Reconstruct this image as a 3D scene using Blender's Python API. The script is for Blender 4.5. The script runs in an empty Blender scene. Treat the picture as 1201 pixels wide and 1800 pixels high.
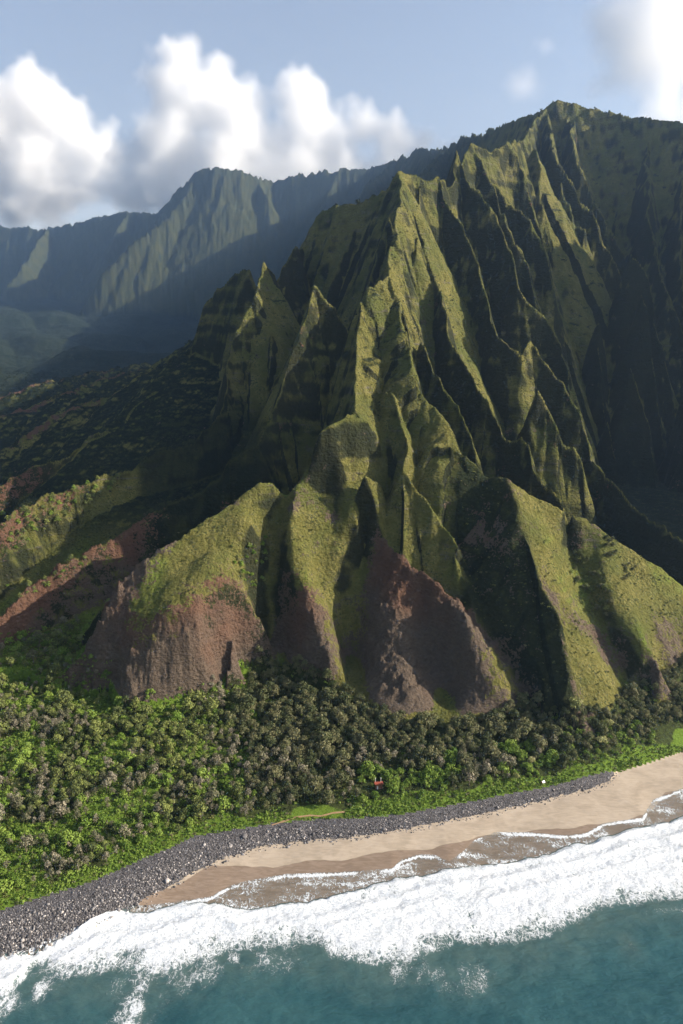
import bpy, bmesh, math, random
import numpy as np
from mathutils import Vector, Matrix

SC = bpy.context.scene
COL = SC.collection
rng = np.random.default_rng(7)
random.seed(7)

# ------------------------------------------------------------------ camera
CAM_H = 260.0
PITCH = math.radians(13.0)
FPX = 1200.0                       # 24 mm lens on a 24x36 upright frame
cam_d = bpy.data.cameras.new('camera')
cam_d.sensor_fit = 'VERTICAL'; cam_d.sensor_height = 36.0; cam_d.sensor_width = 24.0
cam_d.lens = 24.0
cam_d.clip_start = 1.0; cam_d.clip_end = 160000.0
cam = bpy.data.objects.new('camera', cam_d); COL.objects.link(cam)
cam.location = (0, 0, CAM_H)
cam.rotation_euler = (math.pi/2 - PITCH, 0, 0)
SC.camera = cam

# ------------------------------------------------------------------ light
SUN_EL = math.radians(25.5)
SUN_AZ = math.radians(-5.0)        # measured from +X towards +Y
sun_dir = Vector((math.cos(SUN_EL)*math.cos(SUN_AZ), math.cos(SUN_EL)*math.sin(SUN_AZ), math.sin(SUN_EL)))
sd = bpy.data.lights.new('sun', 'SUN'); sd.energy = 5.0; sd.angle = math.radians(0.5); sd.color = (1.0, 0.90, 0.76)
sun = bpy.data.objects.new('sun', sd); COL.objects.link(sun)
sun.rotation_euler = sun_dir.to_track_quat('Z', 'Y').to_euler()
world = bpy.data.worlds.new('World'); SC.world = world; world.use_nodes = True
wt = world.node_tree; wt.nodes.clear()
sky = wt.nodes.new('ShaderNodeTexSky'); sky.sky_type = 'NISHITA'; sky.sun_disc = False
sky.sun_elevation = SUN_EL; sky.sun_rotation = math.pi/2 - SUN_AZ
sky.altitude = 200; sky.air_density = 1.0; sky.dust_density = 3.0; sky.ozone_density = 1.5
bg = wt.nodes.new('ShaderNodeBackground'); bg.inputs['Strength'].default_value = 0.052
wo = wt.nodes.new('ShaderNodeOutputWorld')
hs = wt.nodes.new('ShaderNodeHueSaturation'); hs.inputs['Saturation'].default_value = 1.15; hs.inputs['Value'].default_value = 1.2
wt.links.new(sky.outputs[0], hs.inputs['Color']); wt.links.new(hs.outputs[0], bg.inputs[0]); wt.links.new(bg.outputs[0], wo.inputs[0])
SC.view_settings.view_transform = 'Standard'; SC.view_settings.look = 'None'
SC.view_settings.exposure = 1.5; SC.view_settings.gamma = 1.0; SC.view_settings.use_curve_mapping = False
SC.cycles.use_denoising = True
SC.cycles.max_bounces = 20; SC.cycles.diffuse_bounces = 1; SC.cycles.glossy_bounces = 2
SC.cycles.transmission_bounces = 2; SC.cycles.transparent_max_bounces = 12; SC.cycles.volume_bounces = 18

# ------------------------------------------------------------------ helpers
def tag(o, label=None, cat=None, group=None, kind=None):
    if label: o['label'] = label
    if cat: o['category'] = cat
    if group: o['group'] = group
    if kind: o['kind'] = kind
    return o

def P(px, py, Y):
    """world point that stands at depth Y on the sight line through photo pixel (px, py)"""
    u = (px - 600.5)/FPX; v = (py - 900.0)/FPX
    dy = math.cos(PITCH) - v*math.sin(PITCH); dz = -math.sin(PITCH) - v*math.cos(PITCH)
    return (u/dy*Y, Y, CAM_H + dz/dy*Y)

def G(px, py, z):
    """world point of height z on the sight line through photo pixel (px, py)"""
    u = (px - 600.5)/FPX; v = (py - 900.0)/FPX
    dy = math.cos(PITCH) - v*math.sin(PITCH); dz = -math.sin(PITCH) - v*math.cos(PITCH)
    t = (z - CAM_H)/dz
    return (u*t, dy*t, z)

def _hash(ix, iy, seed):
    h = (ix.astype(np.int64)*374761393 + iy.astype(np.int64)*668265263 + seed*1442695041) & 0xFFFFFFFF
    h = ((h ^ (h >> 13))*1274126177) & 0xFFFFFFFF
    h = h ^ (h >> 16)
    return (h & 0xFFFF).astype(np.float32)/65535.0

def noise2(x, y, seed=0):
    x = np.asarray(x, np.float32); y = np.asarray(y, np.float32)
    fx = np.floor(x); fy = np.floor(y); ix = fx.astype(np.int32); iy = fy.astype(np.int32)
    tx = x - fx; ty = y - fy
    tx = tx*tx*tx*(tx*(tx*6-15)+10); ty = ty*ty*ty*(ty*(ty*6-15)+10)
    a = _hash(ix, iy, seed); b = _hash(ix+1, iy, seed); c = _hash(ix, iy+1, seed); d = _hash(ix+1, iy+1, seed)
    return ((a + (b-a)*tx) + ((c + (d-c)*tx) - (a + (b-a)*tx))*ty)*2 - 1

def fbm(x, y, octv=4, seed=0, gain=0.5, lac=2.03):
    s = 0; a = 1.0; t = 0
    for i in range(octv):
        s = s + a*noise2(x, y, seed + i*17); t += a
        x = x*lac + 13.7; y = y*lac - 7.1; a *= gain
    return s/t

def sstep(a, b, x):
    t = np.clip((x-a)/(b-a), 0, 1); return t*t*(3-2*t)

# ------------------------------------------------------------------ the mountains as crest lines
# every crest: photo points with depth, (slope near crest, width of that band, slope below) for the side
# on the left and right hand walking along the list; rib = strength of the side gullies;
# soil = bare earth: ('all' | 'below' | 'crest', per-point amount)
RID = []
DEV = 1.0                          # coarseness of the terrain fan (1 = full)
def ridge(pts, L=(2.1, 22, 1.15), R=None, rib=0.4, jit=2.0, soil=None, mode='all', sm=1.0, clip=0, near=False):
    W = []
    for p in pts:
        W.append(P(*p) if not (len(p) == 4) else p[:3])
    RID.append(dict(p=np.array(W, np.float64), L=L, R=R or L, rib=rib, jit=jit,
                    soil=soil, mode=mode, clip=clip, near=near))

STEEP = (2.4, 34, 1.0)
# central spine, from the foot of the nose up to the knife top
ridge([(563,763,553),(582,752,558),(600,737,565),(622,722,580),(627,660,615),(628,600,650),(634,525,690),(647,505,700),
       (668,495,715),(684,485,730)], L=(2.4, 40, 2.2), R=(1.25, 18, 2.2), rib=0.3)
ridge([(684,485,730),(688,440,762),(697,420,775),(692,387,800),(699,350,830),(704,317,862),(700,299,880)],
      L=(2.4, 40, 2.2), R=(2.3, 30, 2.6), rib=0.35)
# front rock nose
ridge([(563,763,553),(590,752,558),(618,754,566),(645,760,575),(668,778,584)], L=(2.6,45,0.8), R=(2.0,42,0.9), rib=0.35, soil=[.35]*5)
# spine's right shoulder
ridge([(684,485,730),(700,520,705),(706,568,672),(716,600,655),(724,640,625),(732,685,610),(747,702,600),(775,727,585),(782,750,575),(785,772,568),(806,797,560),
       (850,832,545),(871,838,538),(895,840,530)], L=(3.1,20,2.6), R=(1.1,16,2.0))
# skyline from the knife top to the second tower and up to the back mountain
ridge([(700,299,880),(715,297,890),(738,305,905),(750,316,912),(766,306,930),(780,318,950),(790,326,965),(795,300,985),(803,266,1010),
       (813,284,1025),(826,250,1060),(850,263,1075),(870,263,1090),(893,250,1120),(915,245,1250),(940,215,1450),(960,190,1550)], L=(3.1,40,2.6), jit=3)
# lesser ribs on the lit face
ridge([(738,305,905),(735,340,884),(738,400,852),(746,445,827),(757,472,806),(770,502,777),(780,550,749),(786,587,732),(792,602,725),(820,642,699),
       (840,677,682),(860,712,664),(880,745,649),(892,771,639),(915,763,631),(928,780,620),(934,818,607),(960,850,597),(993,890,578)], L=(3.1,18,2.6), R=(3.1,18,2.6))
ridge([(714,330,872),(722,400,837),(733,440,804)], L=(1.9,15,1.8), rib=.3)
ridge([(737,597,690),(750,620,680),(760,647,668),(785,682,652),(802,702,642),(820,737,628),(830,760,620),(838,792,610)], L=(3.1,16,2.6))
ridge([(766,306,930),(775,317,924),(779,335,916),(790,362,904),(807,387,890),(827,427,873),(837,462,853),(847,500,833),(860,537,816),(876,587,788),
       (892,605,777),(914,622,767),(926,606,777),(934,595,785),(945,612,779),(972,642,767),(992,675,754),(1020,725,738),(1030,762,728),(1036,805,714),(1060,830,700),
       (1088,857,674),(1115,888,649),(1143,910,629),(1200,945,589),(1300,1010,532),(1420,1100,461)], L=(3.1,20,2.6), R=(3.1,24,2.6))
ridge([(943,683,705),(962,710,698),(980,752,686),(990,775,681),(1010,792,677),(1025,818,672)], L=(3.1,20,2.6))
ridge([(803,266,1010),(820,320,981),(842,337,966),(860,360,952),(871,372,945),(879,405,930),(890,420,917),(900,437,908),(905,475,894),(915,500,882),(930,520,874),
       (952,550,865),(966,567,858),(985,605,843),(1000,655,824),(1005,690,810)], L=(3.1,24,2.6))
ridge([(826,250,1060),(845,285,1045),(868,320,1030),(900,355,1015),(915,370,1003),(932,385,992),(945,417,982),(952,430,974),(966,500,948)], L=(3.1,24,2.6))
ridge([(850,300,1010),(870,330,995),(884,380,965),(900,425,942),(915,435,935),(927,457,928),(940,500,912),(955,560,893)], L=(3.1,20,2.6))
ridge([(893,250,1120),(905,272,1112),(919,300,1102),(930,345,1087),(945,375,1072),(958,420,1054)], L=(3.1,24,2.6))
ridge([(940,260,1250),(945,300,1200),(955,360,1160),(965,420,1130)], L=(1.9,24,1.8))
ridge([(960,190,1550),(970,235,1400),(975,262,1300),(982,282,1285),(1000,312,1262),(1012,330,1250),(1020,350,1240),(1037,365,1228),(1047,385,1215),(1052,412,1205),(1075,445,1190),
       (1090,470,1180),(1110,550,1160)], L=(3.1,26,2.6))
ridge([(985,318,1255),(985,332,1240),(998,362,1222),(1007,392,1200),(1030,400,1190),(1031,425,1180),(1027,462,1165),(1037,505,1148),(1039,530,1138),(1045,600,1120)], L=(3.1,24,2.6))
ridge([(1000,200,1540),(1010,250,1400),(1012,272,1350),(1025,297,1340),(1032,320,1332),(1050,357,1320),(1065,390,1308),(1090,435,1290),(1100,500,1270)], L=(3.1,26,2.6))
# pinnacles under the right wall
PIN = (4.2, 30, 2.4)
ridge([(1050,561,1010),(1052,600,998),(1056,650,980),(1062,700,966),(1066,745,952)], L=PIN)
ridge([(1066,735,900),(1070,765,890),(1078,805,878),(1085,850,868)], L=PIN)
ridge([(1105,447,1080),(1117,457,1075),(1132,475,1070),(1142,495,1060),(1147,520,1050),(1157,570,1030),(1167,620,1012),(1180,700,990)], L=PIN)
ridge([(1127,512,1010),(1131,535,1004),(1136,565,998),(1142,610,988),(1150,650,975),(1157,710,958),(1165,780,940)], L=PIN)
ridge([(1114,641,930),(1121,670,924),(1128,705,914),(1135,735,905),(1143,785,890),(1150,850,874)], L=PIN)
ridge([(1222,635,900),(1215,690,886),(1208,770,866),(1205,850,850)], L=PIN)
ridge([(1138,225,1490),(1138,270,1400),(1141,330,1330),(1146,400,1270),(1155,470,1210),(1178,515,1170),(1190,560,1150)], L=(3.1,20,2.6))
ridge([(1200,300,1370),(1200,350,1300),(1197,450,1220),(1203,540,1160)], L=(3.1,20,2.6))
# back mountain and the wall that comes forward beyond the right edge
ridge([(600,330,5600),(655,291,5000),(700,274,4200),(740,258,3400),(790,243,2700),(835,232,2200),(870,222,1860),(910,208,1700),(935,203,1600),(960,187,1570),(975,177,1560),(1000,176,1555),
       (1020,182,1550),(1060,195,1530),(1100,200,1500),(1150,207,1460),(1201,217,1420)], L=(1.5,60,1.4), R=(2.0,60,1.7), jit=2.2, rib=.3)
WALL = dict(L=(1.9,60,1.8), R=(2.0,80,1.7), rib=.35, jit=6)
ridge([P(1201,217,1420)+(0,), (790,1300,680,0), (830,1150,615,0), (850,1020,720,0), (835,900,690,0), (815,830,600,0), (800,770,520,0), (760,690,390,0), (725,610,170,0)], **WALL)
ridge([(860,1500,840,0), (905,1450,890,0), (870,1330,790,0), (835,1220,680,0)], **WALL)  # unseen summit added beyond the edge to shade the upper right peak
# right lower grass spurs
SPUR = (0.85, 40, 0.9)
ridge([(895,840,530),(923,864,530),(955,881,530),(993,894,530),(1032,913,532),(1060,934,532),(1095,955,532),(1130,980,532),(1165,1000,531),(1200,1028,530),(1300,1110,500),(1400,1200,470)],
      L=(2.4,30,2.0), R=(2.2,40,2.0), rib=.15, jit=1, soil=[.3,.3,0,.2,.5,.2,0,0,0,0,0,0], mode='crest')
ridge([(895,840,530),(913,881,515),(920,930,502),(934,962,494),(944,997,484),(955,1046,470),(970,1088,458),(990,1116,450),(1003,1150,440),(1015,1200,428),(1022,1240,418),(1027,1264,410),(1030,1275,405)],
      L=(0.8,30,1.3), R=(1.25,80,1.2), rib=.2, jit=1.2, soil=[.5,.2,0,0,.45,.4,0,0,0,0,.2,.45,.5], mode='all')
# ridge right of the nose
ridge([(660,690,620),(690,690,600),(700,725,585),(714,790,560),(713,820,545),(730,847,537),(747,870,530),(765,892,522),(782,925,515),(801,944,505),(812,969,498),(825,997,490),(835,1030,480)],
      L=(1.7,25,1.7), R=(2.1,30,2.0), rib=.35)
# nose foot, then the brown front ridge
ridge([(563,868,548),(605,862,545),(625,880,540),(650,915,533),(668,945,524),(700,975,509),(740,1010,494),(775,1033,484),(810,1060,475),(850,1110,464),(900,1170,449),(925,1215,439),(938,1248,430)],
      L=(1.7,30,2.0), R=(1.3,30,1.8), rib=.3, jit=1.2, soil=[0,0,0,.15,.8,1,1,1,1,.9,.8,.8,1])
# left grass shoulder with the brown cliff under it
ridge([(480,852,546),(455,849,542),(430,868,536),(410,884,530),(380,905,522),(340,930,512),(300,958,502),(250,985,492),(222,1008,486),(205,1030,480),(192,1055,474),(180,1080,470),(160,1118,465),(135,1160,461),(106,1194,458)],
      L=(0.5,78,0.55), R=(1.1,30,1.1), rib=.1, jit=1.2, soil=[0,.2,.3,.5,.6,.8,1,1,1,1,1,1,1,1,1], mode='crest', clip=1, near=True)
# left spurs
ridge([(549,497,710),(542,518,700),(538,553,690),(527,585,675),(513,628,663),(497,673,650),(484,710,635),(473,735,625),(460,782,606),(425,797,610),(405,805,611),(390,835,602),(340,868,592),
       (290,885,586),(250,908,580),(190,945,566),(130,975,551),(60,1020,531),(30,1050,516),(0,1075,506),(-60,1110,492),(-160,1170,470)],
      L=(2.8,30,2.2), R=(2.8,25,2.0), rib=.25, jit=2, soil=[0,0,0,0,0,0,0,0,0,0,0,0,0,.2,.5,.6,.6,.6,.8,1,1,1])
ridge([(549,497,710),(569,524,705),(588,543,700),(604,564,694),(612,578,688),(628,600,655)], L=(3.6,34,2.6))
ridge([(448,514,790),(438,535,783),(428,553,776),(411,604,758),(402,640,745),(394,690,726),(384,728,710),(340,775,690),(280,795,680),(235,822,668),(190,832,660),(160,845,651),(125,855,640),
       (75,870,620),(32,897,600),(0,920,580),(-60,960,560),(-160,1010,540)], L=(2.5,40,1.3), R=(3.0,36,1.5), rib=.3, soil=[0,0,0,0,0,0,0,0,0,.1,.2,.2,.25,.4,.5,.5,.4,.4], mode='crest')
ridge([(464,458,850),(456,485,832),(452,505,812),(448,514,790)], L=(1.7,36,2.0), R=(3.4,30,2.4))
ridge([(464,458,850),(474,472,853),(488,489,862),(500,462,882),(515,436,900),(523,440,930),(530,430,960)], L=(3.6,34,2.6))
ridge([(515,436,900),(505,470,882),(500,510,864),(492,570,842)], L=(3.6,30,2.6))
ridge([(479,583,770),(477,620,758),(474,670,742)], L=(3.6,20,2.6))
ridge([(530,430,960),(545,405,975),(555,378,980),(575,368,972),(600,360,960),(640,352,935),(660,345,920),(680,325,900),(700,299,880)], L=(2.1,50,1.9))
ridge([(680,380,800),(672,400,790),(664,440,780),(655,480,760),(645,510,742)], L=(3.6,30,2.6))
ridge([(697,420,778),(688,395,790),(680,380,800)], L=(3.6,30,2.6))
ridge([(442,474,878),(415,479,890),(380,510,900),(355,545,905),(343,580,900),(335,620,890),(325,645,870),(300,685,835),(265,690,820),(232,718,790),(220,750,770),(170,760,760),(130,790,740),
       (90,810,725),(50,825,710),(0,850,690),(-80,890,660)], L=(3.0,40,1.7), R=(2.8,36,1.7), rib=.3, soil=[0]*11+[.1,.3,.3,.4,.4,.4], mode='crest')
ridge([(380,560,960),(330,605,985),(270,640,1000),(200,695,930),(130,710,900),(50,760,860),(0,790,830),(-80,830,800)], L=(.8,40,.6), R=(.8,40,.6), rib=.3, soil=[0,0,0,.2,.6,.6,.2,.2], mode='crest')
for q in ([(300,640,1250),(220,655,1180),(120,690,1120),(40,720,1060),(-60,750,1000)],
          [(260,640,1600),(160,655,1450),(80,675,1380),(-40,705,1300)]):
    ridge(q, L=(.45,60,.4), rib=.3, jit=4, soil=[.2,.3,.5,.6,.5][:len(q)], mode='crest')
# far valley walls
FAR = dict(L=(1.7,160,1.25), R=(1.7,160,1.25), rib=.14, jit=2.0)
ridge([(-260,420,6750),(-100,402,7125),(0,394,7000),(85,398,6800),(180,378,6550),(230,370,6400),(275,374,6200),(300,345,5750),(320,322,5625),(345,300,5550),(380,290,5500),(420,291,5512),(450,302,5575),(475,313,5650),(540,300,5560),(600,293,5450),(640,287,5400),(700,285,5300),(760,272,5300),(840,252,5300),(930,225,5300)], **FAR)
ridge([(345,300,5550),(320,340,5375),(296,372,5250),(265,400,5125),(225,430,5000),(180,475,4875),(172,530,4750)], **FAR)
ridge([(450,302,5575),(470,340,5375),(474,380,5250),(470,450,5100)], **FAR)
ridge([(400,292,5500),(380,360,5275),(350,420,5075),(330,470,4950)], **FAR)
ridge([(85,398,6800),(60,430,6375),(35,470,6000),(0,520,5750)], **FAR)
ridge([(230,370,6400),(205,400,6150),(190,440,5950)], **FAR)
ridge([(600,293,5450),(560,360,5200),(530,420,4950)], **FAR)
ridge([(790,243,2700),(740,310,2100),(700,360,1650)], L=(1.3,60,1.0), rib=.4)
ridge([(700,274,4200),(640,330,3500),(590,390,3000)], L=(1.3,60,1.0), rib=.4)

# gullies that cut the front between the spurs: points with depth, bank slopes (left, right hand walking down)
GUL = []
def gully(pts, kl, kr, w=2.0):
    GUL.append((np.array([P(*p) for p in pts]), kl, kr, w))
gully([(830,1010,500),(850,1090,470),(890,1170,444),(955,1255,415),(965,1290,395)], 1.5, 1.5)
gully([(90,1010,540),(100,1060,505),(75,1130,480),(60,1200,462),(60,1260,430)], 1.3, 1.3)

# ------------------------------------------------------------------ shore lines: plan curves Y(X)
def curve(pts, z):
    w = sorted([G(a, b, z)[:2] for a, b in pts])
    return np.array([p[0] for p in w]), np.array([p[1] for p in w])
C_GREEN = curve([(-500,1770),(-150,1655),(0,1600),(80,1575),(160,1550),(250,1510),(300,1490),(340,1470),(400,1460),(480,1447),(560,1440),(600,1440),(640,1437),(700,1432),(760,1421),(830,1408),(900,1394),(950,1385),(1000,1373),(1060,1356),(1130,1335),(1201,1312),(1400,1250),(1700,1190)], 7.0)
C_COB = curve([(-500,1840),(-150,1730),(0,1684),(60,1668),(100,1655),(160,1632),(200,1610),(260,1575),(310,1550),(350,1525),(400,1505),(460,1487),(550,1475),(600,1473),(650,1466),(700,1458),(750,1449),(850,1429),(950,1407),(1030,1388),(1072,1372),(1088,1356),(1130,1330),(1201,1306),(1400,1245),(1700,1185)], 3.5)
C_WET = curve([(-500,1842),(-150,1732),(0,1686),(160,1634),(260,1577),(320,1552),(370,1522),(420,1520),(480,1523),(540,1510),(600,1511),(650,1500),(700,1490),(760,1490),(800,1480),(840,1466),(900,1460),(1000,1452),(1040,1447),(1100,1440),(1150,1420),(1170,1390),(1201,1383),(1400,1310),(1700,1235)], 2.6)
C_SWASH = curve([(-500,1846),(-150,1736),(0,1688),(60,1674),(110,1652),(170,1628),(230,1600),(290,1592),(370,1580),(400,1562),(430,1553),(500,1540),(570,1537),(640,1534),(690,1530),(705,1515),(735,1505),(765,1506),(790,1518),(815,1500),(835,1480),(870,1466),(930,1466),(985,1471),(1030,1468),(1060,1450),(1130,1440),(1150,1408),(1201,1388),(1400,1315),(1700,1240)], 1.0)
C_FOAM = curve([(-500,1850),(-150,1740),(0,1692),(60,1678),(110,1658),(190,1612),(260,1606),(350,1585),(400,1590),(430,1600),(500,1590),(560,1580),(640,1560),(720,1540),(800,1530),(900,1510),(960,1500),(1040,1480),(1100,1460),(1150,1450),(1201,1436),(1400,1360),(1700,1280)], 0.5)
C_SEA = curve([(-500,1960),(-150,1830),(0,1765),(60,1702),(140,1712),(200,1706),(270,1716),(330,1692),(400,1670),(460,1662),(540,1655),(570,1665),(620,1682),(660,1692),(720,1685),(800,1655),(850,1650),(900,1652),(950,1642),(1000,1625),(1040,1608),(1070,1590),(1140,1580),(1201,1574),(1400,1480),(1700,1380)], 0.3)
C_BASE = curve([(-300,1250),(-100,1210),(0,1195),(40,1195),(104,1222),(118,1206),(190,1212),(208,1248),(230,1252),(300,1243),(380,1226),(420,1196),(460,1191),(520,1201),(615,1232),(690,1270),(790,1287),(870,1270),(938,1252),(1000,1270),(1060,1266),(1110,1232),(1200,1200),(1400,1130)], 22.0)
def cy(c, x): return np.interp(x, c[0], c[1])

def plain_height(X, Y):
    """coastal flat: water line, sand, cobble bank, wooded terrace, then the rising valley floors"""
    g = cy(C_GREEN, X); c = cy(C_COB, X); w = cy(C_SWASH, X); b = np.maximum(cy(C_BASE, X), g + 40)
    s = cy(C_SEA, X)
    z = np.where(Y < w, 1.0 + (Y - w)*0.06, 0)
    z = np.where((Y >= w) & (Y < c), 1.0 + 2.2*(Y-w)/np.maximum(c-w, .8), z)
    t = np.clip((Y-c)/np.maximum(g-c, 2), 0, 1)
    zc = 3.2
    z = np.where((Y >= c) & (Y < g), zc + 3.8*np.sin(t*1.45)*np.clip((g-c)/7, 0, 1), z)
    zg = zc + 3.77*np.clip((g-c)/7, 0, 1)
    z = np.where(Y >= g, zg + (7.0-zg)*sstep(0, 16, Y-g) + 15.0*np.clip((Y-g)/(b-g), 0, 1)**1.2, z)
    z = np.maximum(z, -8)
    v = 0.172*np.minimum(Y, 720) - 50 + 0.11*np.clip(Y - 720, 0, 700) + 0.06*np.maximum(Y - 1420, 0) + 0.10*np.maximum(Y - 3300, 0)
    v = np.where(Y > b, np.maximum(22 + (Y-b)*0.06, v), z)
    return np.where(Y > b, np.maximum(z, v), z)

# ------------------------------------------------------------------ front slopes as surfaces stretched between their crest, break, gully and foot lines
# each point: (px, py, depth, bare earth, redness)
def LN(*p): return [tuple(q) + (0,)*(5-len(q)) for q in p]
def foot(z, soil, red, *p):
    return [(a, b, G(a, b, z)[1], soil, red) for a, b in p]
PATCH = [
 dict(lines=[
  LN((563,763,553),(580,755,556),(600,745,562),(622,741,567),(645,742,572),(668,775,580)),
  LN((556,775,553,.3),(552,830,548,.3),(558,868,545,.3)),
  LN((570,800,551,.2),(573,840,545,.35),(575,868,541,.3)),
  LN((610,800,559,.2),(614,835,551,.35),(620,863,545,.2)), LN((645,800,568,.2),(650,835,560,.2),(655,853,553)),
  LN((668,775,580),(676,815,573),(682,845,566))],
  poly=[(561,765,554),(600,743,563),(645,740,573),(668,772,581),(682,842,567),(684,850,563),(655,860,549),(620,868,542),(575,874,538),(556,872,542),(550,830,548),(554,775,553)]),
 dict(lines=[
  LN((480,852,546),(455,849,542,.3),(430,868,536,.1),(410,884,530,.5),(380,905,522),(340,930,512,.1),(300,958,502,.5),(250,985,492,.8),(222,1008,486,.9),(205,1030,480,1,.3),(192,1055,474,1),(180,1080,470,1),(160,1118,465,1),(135,1160,461,1),(106,1194,458,1)),
  LN((225,1095,458,.45,1),(262,1088,455,.4,1),(300,1075,453,.5,1),(340,1045,463,.5,1),(380,1034,473,.5,1),(420,1040,483,.5,1),(455,1080,484,.4,.6),(466,1110,483,.3,.3)),
  LN((500,880,545),(480,960,526),(472,1010,516),(476,1060,507),(474,1100,500,.3),(464,1150,492,.4)),
  LN((330,990,490),(400,960,502),(440,920,515),(300,1020,476),(255,1040,473)),
  LN((215,1120,455,1,.5),(212,1190,440,1)),
  LN((190,1150,455,1),(150,1180,452,1)),
  LN((330,1140,443,1,.4),(345,1090,451,1,.9),(360,1180,443,1,.1)), LN((270,1150,441,1),(285,1110,447,1,.5)), LN((410,1120,466,1,.5),(400,1170,455,1,.1)),
  foot(21,1,0,(104,1222),(118,1212),(150,1216),(190,1222),(208,1248),(230,1252),(300,1244),(380,1228),(420,1197),(460,1192)),
  foot(21,.6,0,(500,1202),(540,1212),(580,1222),(622,1232)),
  LN((520,850,545,.3),(517,887,529,.5),(507,920,521,.2),(503,955,513,.1),(505,985,506,.1),(520,1030,494,.3,1),(535,1048,488,.8,1),(545,1080,479,1,.8),(560,1130,467,1,.2),(580,1170,453,.9),(600,1210,450,.8),(615,1230,440,.8)),
  LN((575,1075,486,.45,.6),(590,1130,472,.35),(600,1180,454,.4)),
  LN((490,1100,498,.7,.3),(500,1160,484,.9)),
  LN((645,965,534),(625,1010,521),(610,1060,511,.1),(608,1110,499,.3),(613,1160,483,.5),(622,1215,461,.6)),
  LN((563,868,548),(605,862,545),(625,880,540),(650,915,533),(668,945,524,.8,1)),
  LN((608,890,539),(630,922,530)), LN((570,930,532,.1),(560,980,518,.2),(600,980,520),(565,1030,506,.25),(590,905,540,.4),(540,930,528)),
  LN((700,975,509,1,1),(740,1010,494,1,1),(775,1033,484,1,1),(810,1060,475,1,1),(850,1110,464,1,.7),(900,1170,449,.8,.5),(925,1215,439,.8,.2),(938,1248,430,1)),
  LN((668,945,525,1,1),(685,985,510,1,1),(695,1015,498,1,1),(700,1060,484,1,.7),(705,1090,474,1,.3),(710,1125,462,1),(725,1190,440,1),(740,1240,422,1),(750,1282,411,1)),
  LN((793,1050,471,1,.7),(815,1100,454,1),(835,1160,438,.9),(850,1220,424,.7),(858,1266,413,.9)),
  LN((745,1060,488,1,.8),(762,1110,471,1),(778,1170,455,1),(792,1235,437,1)),
  LN((870,1150,446,.35),(885,1200,430,.4),(895,1235,420,.7)),
  foot(21,1,0,(690,1270),(790,1288),(870,1271),(915,1259),(938,1252)),
  LN((660,1040,500,1,.3),(665,1130,468,1),(670,1210,436,1))],
  poly=[(480,852,546),(430,868,536),(380,905,522),(300,958,502),(222,1008,486),(192,1055,474),(160,1118,465),(106,1194,458),
        (104,1230,442),(150,1226,440),(200,1258,421),(300,1252,425),(420,1205,462),(500,1210,459),(622,1240,438),(690,1278,402),(790,1296,389),(870,1279,400),(942,1258,415),
        (938,1248,430),(900,1170,449),(850,1110,464),(810,1060,475),(740,1010,494),(700,975,509),(668,945,524),(650,915,533),(625,880,540),(605,862,545),(563,868,548),(520,850,545)]),
 dict(lines=[
  LN((895,840,530,.5),(923,864,530,.4),(955,881,530),(993,894,530),(1032,913,532,.5),(1060,934,532,.2),(1095,955,532),(1130,980,532),(1165,1000,531),(1200,1028,530),(1260,1080,512),(1330,1150,490)),
  LN((913,881,515,.3),(920,930,502,.1),(934,962,494,.1),(944,997,484,.5),(955,1046,470,.6),(970,1088,458,.3),(990,1116,450),(1003,1150,440),(1015,1200,428,.1),(1022,1240,418,.5),(1027,1262,411,.8)),
  LN((990,940,536),(1005,985,521),(1020,1020,509),(1040,1060,496),(1060,1100,482,.3),(1085,1150,467,.4),(1104,1196,457,.3)),
  LN((965,920,522),(985,1010,494),(1000,1060,480,.45),(1030,1110,462,.5),(1050,1160,446),(1070,1215,430)),
  LN((1035,950,527),(1049,960,523),(1067,1004,507),(1095,1046,491),(1112,1088,478),(1130,1110,470),(1147,1144,458,.3),(1160,1175,448,.7)),
  LN((1040,1000,512,.1),(1075,1070,484),(1100,1120,468),(1130,1165,454,.2)),
  LN((1150,1050,508),(1190,1095,495,.5),(1188,1150,474,.8),(1185,1185,460,.8)),
  LN((1100,1000,520),(1160,1060,507),(1230,1130,487,.4),(1270,1180,468,.6)),
  foot(21,.5,0,(1030,1268),(1060,1267),(1085,1252),(1112,1233),(1160,1210),(1200,1203),(1300,1180),(1400,1150))],
  poly=[(895,840,530),(923,864,530),(993,894,530),(1060,934,532),(1130,980,532),(1200,1028,530),(1260,1080,512),(1330,1150,490),(1400,1158,452),
        (1300,1188,436),(1200,1211,448),(1112,1241,430),(1060,1275,404),(1028,1275,404),(1027,1262,411),(1015,1200,428),(990,1116,450),(955,1046,470),(934,962,494),(913,881,515)]),
]
for pt in PATCH:
    Q = []
    for ln in pt['lines']:
        for k in range(len(ln)):
            a = np.array([*P(*ln[k][:3]), ln[k][3], ln[k][4]]); Q.append(a)
            if k+1 < len(ln):
                b = np.array([*P(*ln[k+1][:3]), ln[k+1][3], ln[k+1][4]]); n = int(np.hypot(*(b-a)[:2])//5)
                for t in range(1, n): Q.append(a + (b-a)*t/n)
    Q = np.array(Q); keep = [0]
    for k in range(1, len(Q)):
        if np.min(np.hypot(*(Q[keep][:,:2]-Q[k][:2]).T)) > 1.2: keep.append(k)
    Q = Q[keep]; n = len(Q)
    D = np.hypot(Q[:,None,0]-Q[None,:,0], Q[:,None,1]-Q[None,:,1])
    A = np.zeros((n+1, n+1)); A[:n,:n] = D - np.eye(n)*.15; A[:n,n] = A[n,:n] = 1
    rhs = np.zeros((n+1, 3)); rhs[:n] = Q[:,2:5]
    pt['w'] = np.linalg.solve(A, rhs); pt['q'] = Q
    pt['xy'] = np.array([P(*p)[:2] for p in pt['poly']])
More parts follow.
